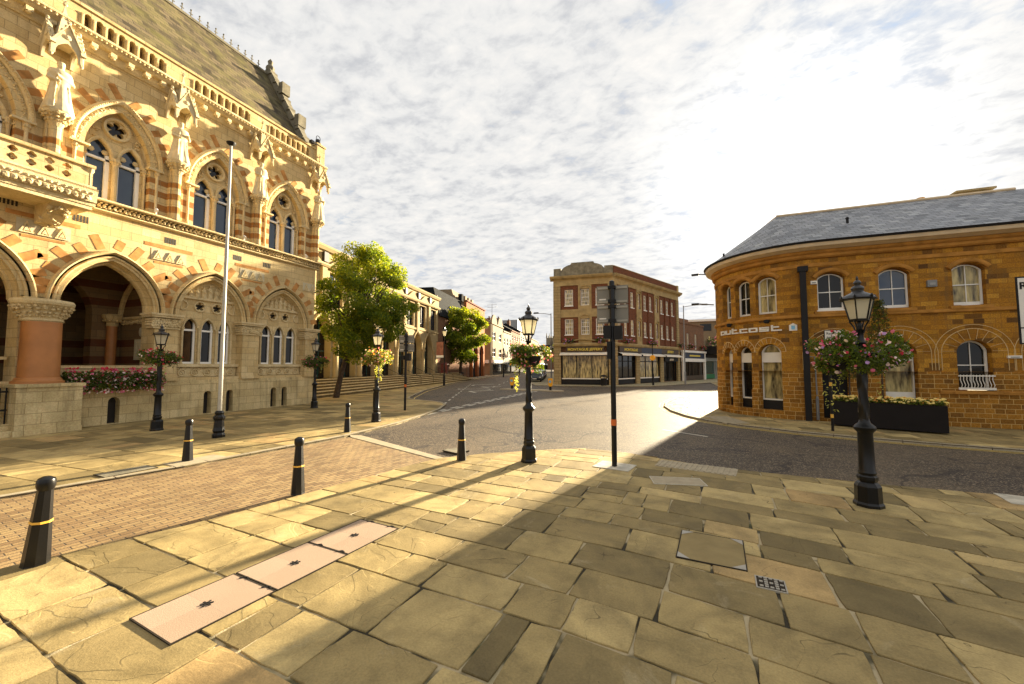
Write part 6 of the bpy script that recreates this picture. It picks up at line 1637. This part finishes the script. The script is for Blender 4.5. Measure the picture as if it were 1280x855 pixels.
car('black car parked fourth in the row by the brick block', (-21.3, 69), al, 0, M['dkcar'])
car('pale silver car parked farthest in the row by the brick block', (-22.9, 75), al, 0, M['silver'])

# ------------------------------------------------------------------ far trees and lesser street clutter
tree('street_tree', 'round yellow-green tree before the dark mansard building', (-31.2, 57.0), 12.2, (7.4, 4.6), 4.4, (.4, 0), 34000, .17, seed=9, clumps=90, trunk=.25, split=.35, fork=2.6)
tree('distant_tree', 'dark green tree at the left end of the brick block far down the street', (-38, 150), 13, (9, 5.5), 4.5, (0, 0), 1800, .5, seed=21, clumps=26, trunk=.3, split=2, group=None)
tree('distant_tree', 'small green tree far down the street behind the parked cars', (-45, 170), 8, (5, 3), 3.2, (0, 0), 1200, .45, seed=22, clumps=22, trunk=.25, split=.4)
for k, (p, H, lb) in enumerate((((-28.6, 69), 5.5, 'black post on the far footway beside the shops'), ((-31, 84), 5.5, 'thinner black post farther along the far footway'))):
    t = thing('lamp_post', lb, 'street lamp', (*p, 0)); fr = Frame((*p, 0)); g = MB(fr); g.lathe(0, 0, [(.13, 0), (.12, 1.1), (.07, 1.2), (.05, H-.9), (.2, H-.4), (.05, H)], 8); g.build('post', M['black'], t)
    g = MB(fr); leaves(g, 400, lambda: in_ball((0, 0, H*.72), (.75, .75, .55)), .1, (0, 0, 2)); g.build('flower_ball', [M[m] for m in BM], t, normals=False)
# ------------------------------------------------------------------ camera
cd = bpy.data.cameras.new('camera'); cam = bpy.data.objects.new('camera', cd); COL.objects.link(cam)
cd.sensor_width = 36; cd.lens = 498/1280*36; cd.clip_start = .05; cd.clip_end = 3000
yaw = math.atan2(194, 498); pitch = math.atan2(30, 498)
cam.location = (0, 0, 2.1); cam.rotation_euler = (PI/2+pitch, 0, yaw)
SC.camera = cam
# ------------------------------------------------------------------ light
SE, SA = rad(13), rad(14.3)
sd = Vector((sin(SA)*cos(SE), cos(SA)*cos(SE), sin(SE)))
sl = bpy.data.lights.new('sun', 'SUN'); sl.energy = 5.0; sl.angle = rad(1.6); sl.color = (1, .84, .58)
so = bpy.data.objects.new('sun', sl); COL.objects.link(so); so.rotation_euler = sd.to_track_quat('Z', 'Y').to_euler(); so.location = (20, 60, 30)
w = bpy.data.worlds.new('World'); SC.world = w; w.use_nodes = True; nt = w.node_tree; nd = nt.nodes; nd.clear()
def N(k, **kw):
    o = nd.new(k)
    for a, b in kw.items(): setattr(o, a, b)
    return o
def L_(a, b): nt.links.new(a, b)
sky = N('ShaderNodeTexSky', sky_type='NISHITA'); sky.sun_disc = False; sky.sun_elevation = SE; sky.sun_rotation = SA
sky.air_density = 1.0; sky.dust_density = 1.0
def mth(op, a, b=0., c=None):
    o = N('ShaderNodeMath', operation=op)
    for i, v in enumerate((a, b, c)):
        if v is None: continue
        if isinstance(v, bpy.types.NodeSocket): L_(v, o.inputs[i])
        else: o.inputs[i].default_value = v
    return o.outputs[0]
def mixc(f, a, b):
    o = N('ShaderNodeMix', data_type='RGBA')
    for i, v in ((0, f), (6, a), (7, b)):
        if isinstance(v, bpy.types.NodeSocket): L_(v, o.inputs[i])
        elif i == 0: o.inputs[i].default_value = v
        else: o.inputs[i].default_value = (*v, 1)
    return o.outputs[2]
def ramp(f, st):
    o = N('ShaderNodeValToRGB'); L_(f, o.inputs[0]); e = o.color_ramp.elements
    while len(e) < len(st): e.new(1)
    for x, (p, c) in zip(e, st): x.position = p; x.color = (*c, 1) if isinstance(c, tuple) else (c, c, c, 1)
    return o.outputs[0]
tc = N('ShaderNodeTexCoord'); nrm = N('ShaderNodeVectorMath', operation='NORMALIZE'); L_(tc.outputs['Generated'], nrm.inputs[0])
sx = N('ShaderNodeSeparateXYZ'); L_(nrm.outputs[0], sx.inputs[0])
zz = mth('ADD', mth('MAXIMUM', sx.outputs[2], 0.), .10)
cx = N('ShaderNodeCombineXYZ'); L_(mth('DIVIDE', sx.outputs[0], zz), cx.inputs[0]); L_(mth('DIVIDE', sx.outputs[1], zz), cx.inputs[1])
mp = N('ShaderNodeMapping'); L_(cx.outputs[0], mp.inputs[0]); mp.inputs['Rotation'].default_value = (0, 0, rad(35)); mp.inputs['Scale'].default_value = (1.5, 1.95, 1); mp.inputs['Location'].default_value = (3.1, 1.7, 0)
def nz(scale, detail, rough, dist=0):
    o = N('ShaderNodeTexNoise'); L_(mp.outputs[0], o.inputs['Vector']); o.inputs['Scale'].default_value = scale; o.inputs['Detail'].default_value = detail; o.inputs['Roughness'].default_value = rough; o.inputs['Distortion'].default_value = dist
    return o.outputs['Fac']
big, mid, fine = nz(.4, 4, .5), nz(3.6, 6, .55, .4), nz(11, 5, .6, .3)
dens = mth('ADD', mth('MULTIPLY', big, .9), mth('ADD', mth('MULTIPLY', mid, .5), mth('MULTIPLY', fine, .35)))
cover = ramp(dens, [(.62, 0.), (.69, .65), (.79, 1.)])
dp = N('ShaderNodeVectorMath', operation='DOT_PRODUCT'); L_(nrm.outputs[0], dp.inputs[0])
gd = Vector((sin(SA)*cos(rad(20)), cos(SA)*cos(rad(20)), sin(rad(20)))); dp.inputs[1].default_value = tuple(gd)
near = mth('MAXIMUM', dp.outputs['Value'], 0.)
glow = mth('ADD', mth('MULTIPLY', mth('POWER', near, 60.), .7), mth('MULTIPLY', mth('POWER', near, 8.), .03))
shade = ramp(mth('ADD', mth('MULTIPLY', mid, .6), mth('MULTIPLY', fine, .4)), [(.36, (.68, .69, .715)), (.5, (.93, .925, .91)), (.64, (1.06, 1.03, .985))])
CL = .160
cs_ = N('ShaderNodeVectorMath', operation='SCALE'); L_(shade, cs_.inputs[0]); L_(mth('MULTIPLY', mth('ADD', 1., mth('MULTIPLY', glow, 1.6)), CL), cs_.inputs['Scale'])
cl_ = N('ShaderNodeVectorMath', operation='MINIMUM'); L_(sky.outputs[0], cl_.inputs[0]); cl_.inputs[1].default_value = (2.6, 2.9, 3.4)
blue = N('ShaderNodeVectorMath', operation='SCALE'); L_(mixc(.7, cl_.outputs[0], (1.75, 2.15, 2.75)), blue.inputs[0]); blue.inputs['Scale'].default_value = .052
gl = N('ShaderNodeVectorMath', operation='SCALE'); gl.inputs[0].default_value = (1, .93, .8); L_(mth('MULTIPLY', glow, .05), gl.inputs['Scale'])
ba = N('ShaderNodeVectorMath', operation='ADD'); L_(blue.outputs[0], ba.inputs[0]); L_(gl.outputs[0], ba.inputs[1])
fin = mixc(cover, ba.outputs[0], cs_.outputs[0])
bg = N('ShaderNodeBackground'); L_(fin, bg.inputs[0]); bg.inputs[1].default_value = 1.0
ow = N('ShaderNodeOutputWorld'); L_(bg.outputs[0], ow.inputs[0])
vs = SC.view_settings; vs.view_transform = 'Standard'; vs.look = 'None'; vs.gamma = 1; vs.use_curve_mapping = False; vs.exposure = 2.52
SC.render.engine = 'CYCLES'
SC.render.resolution_x, SC.render.resolution_y = 1024, 684
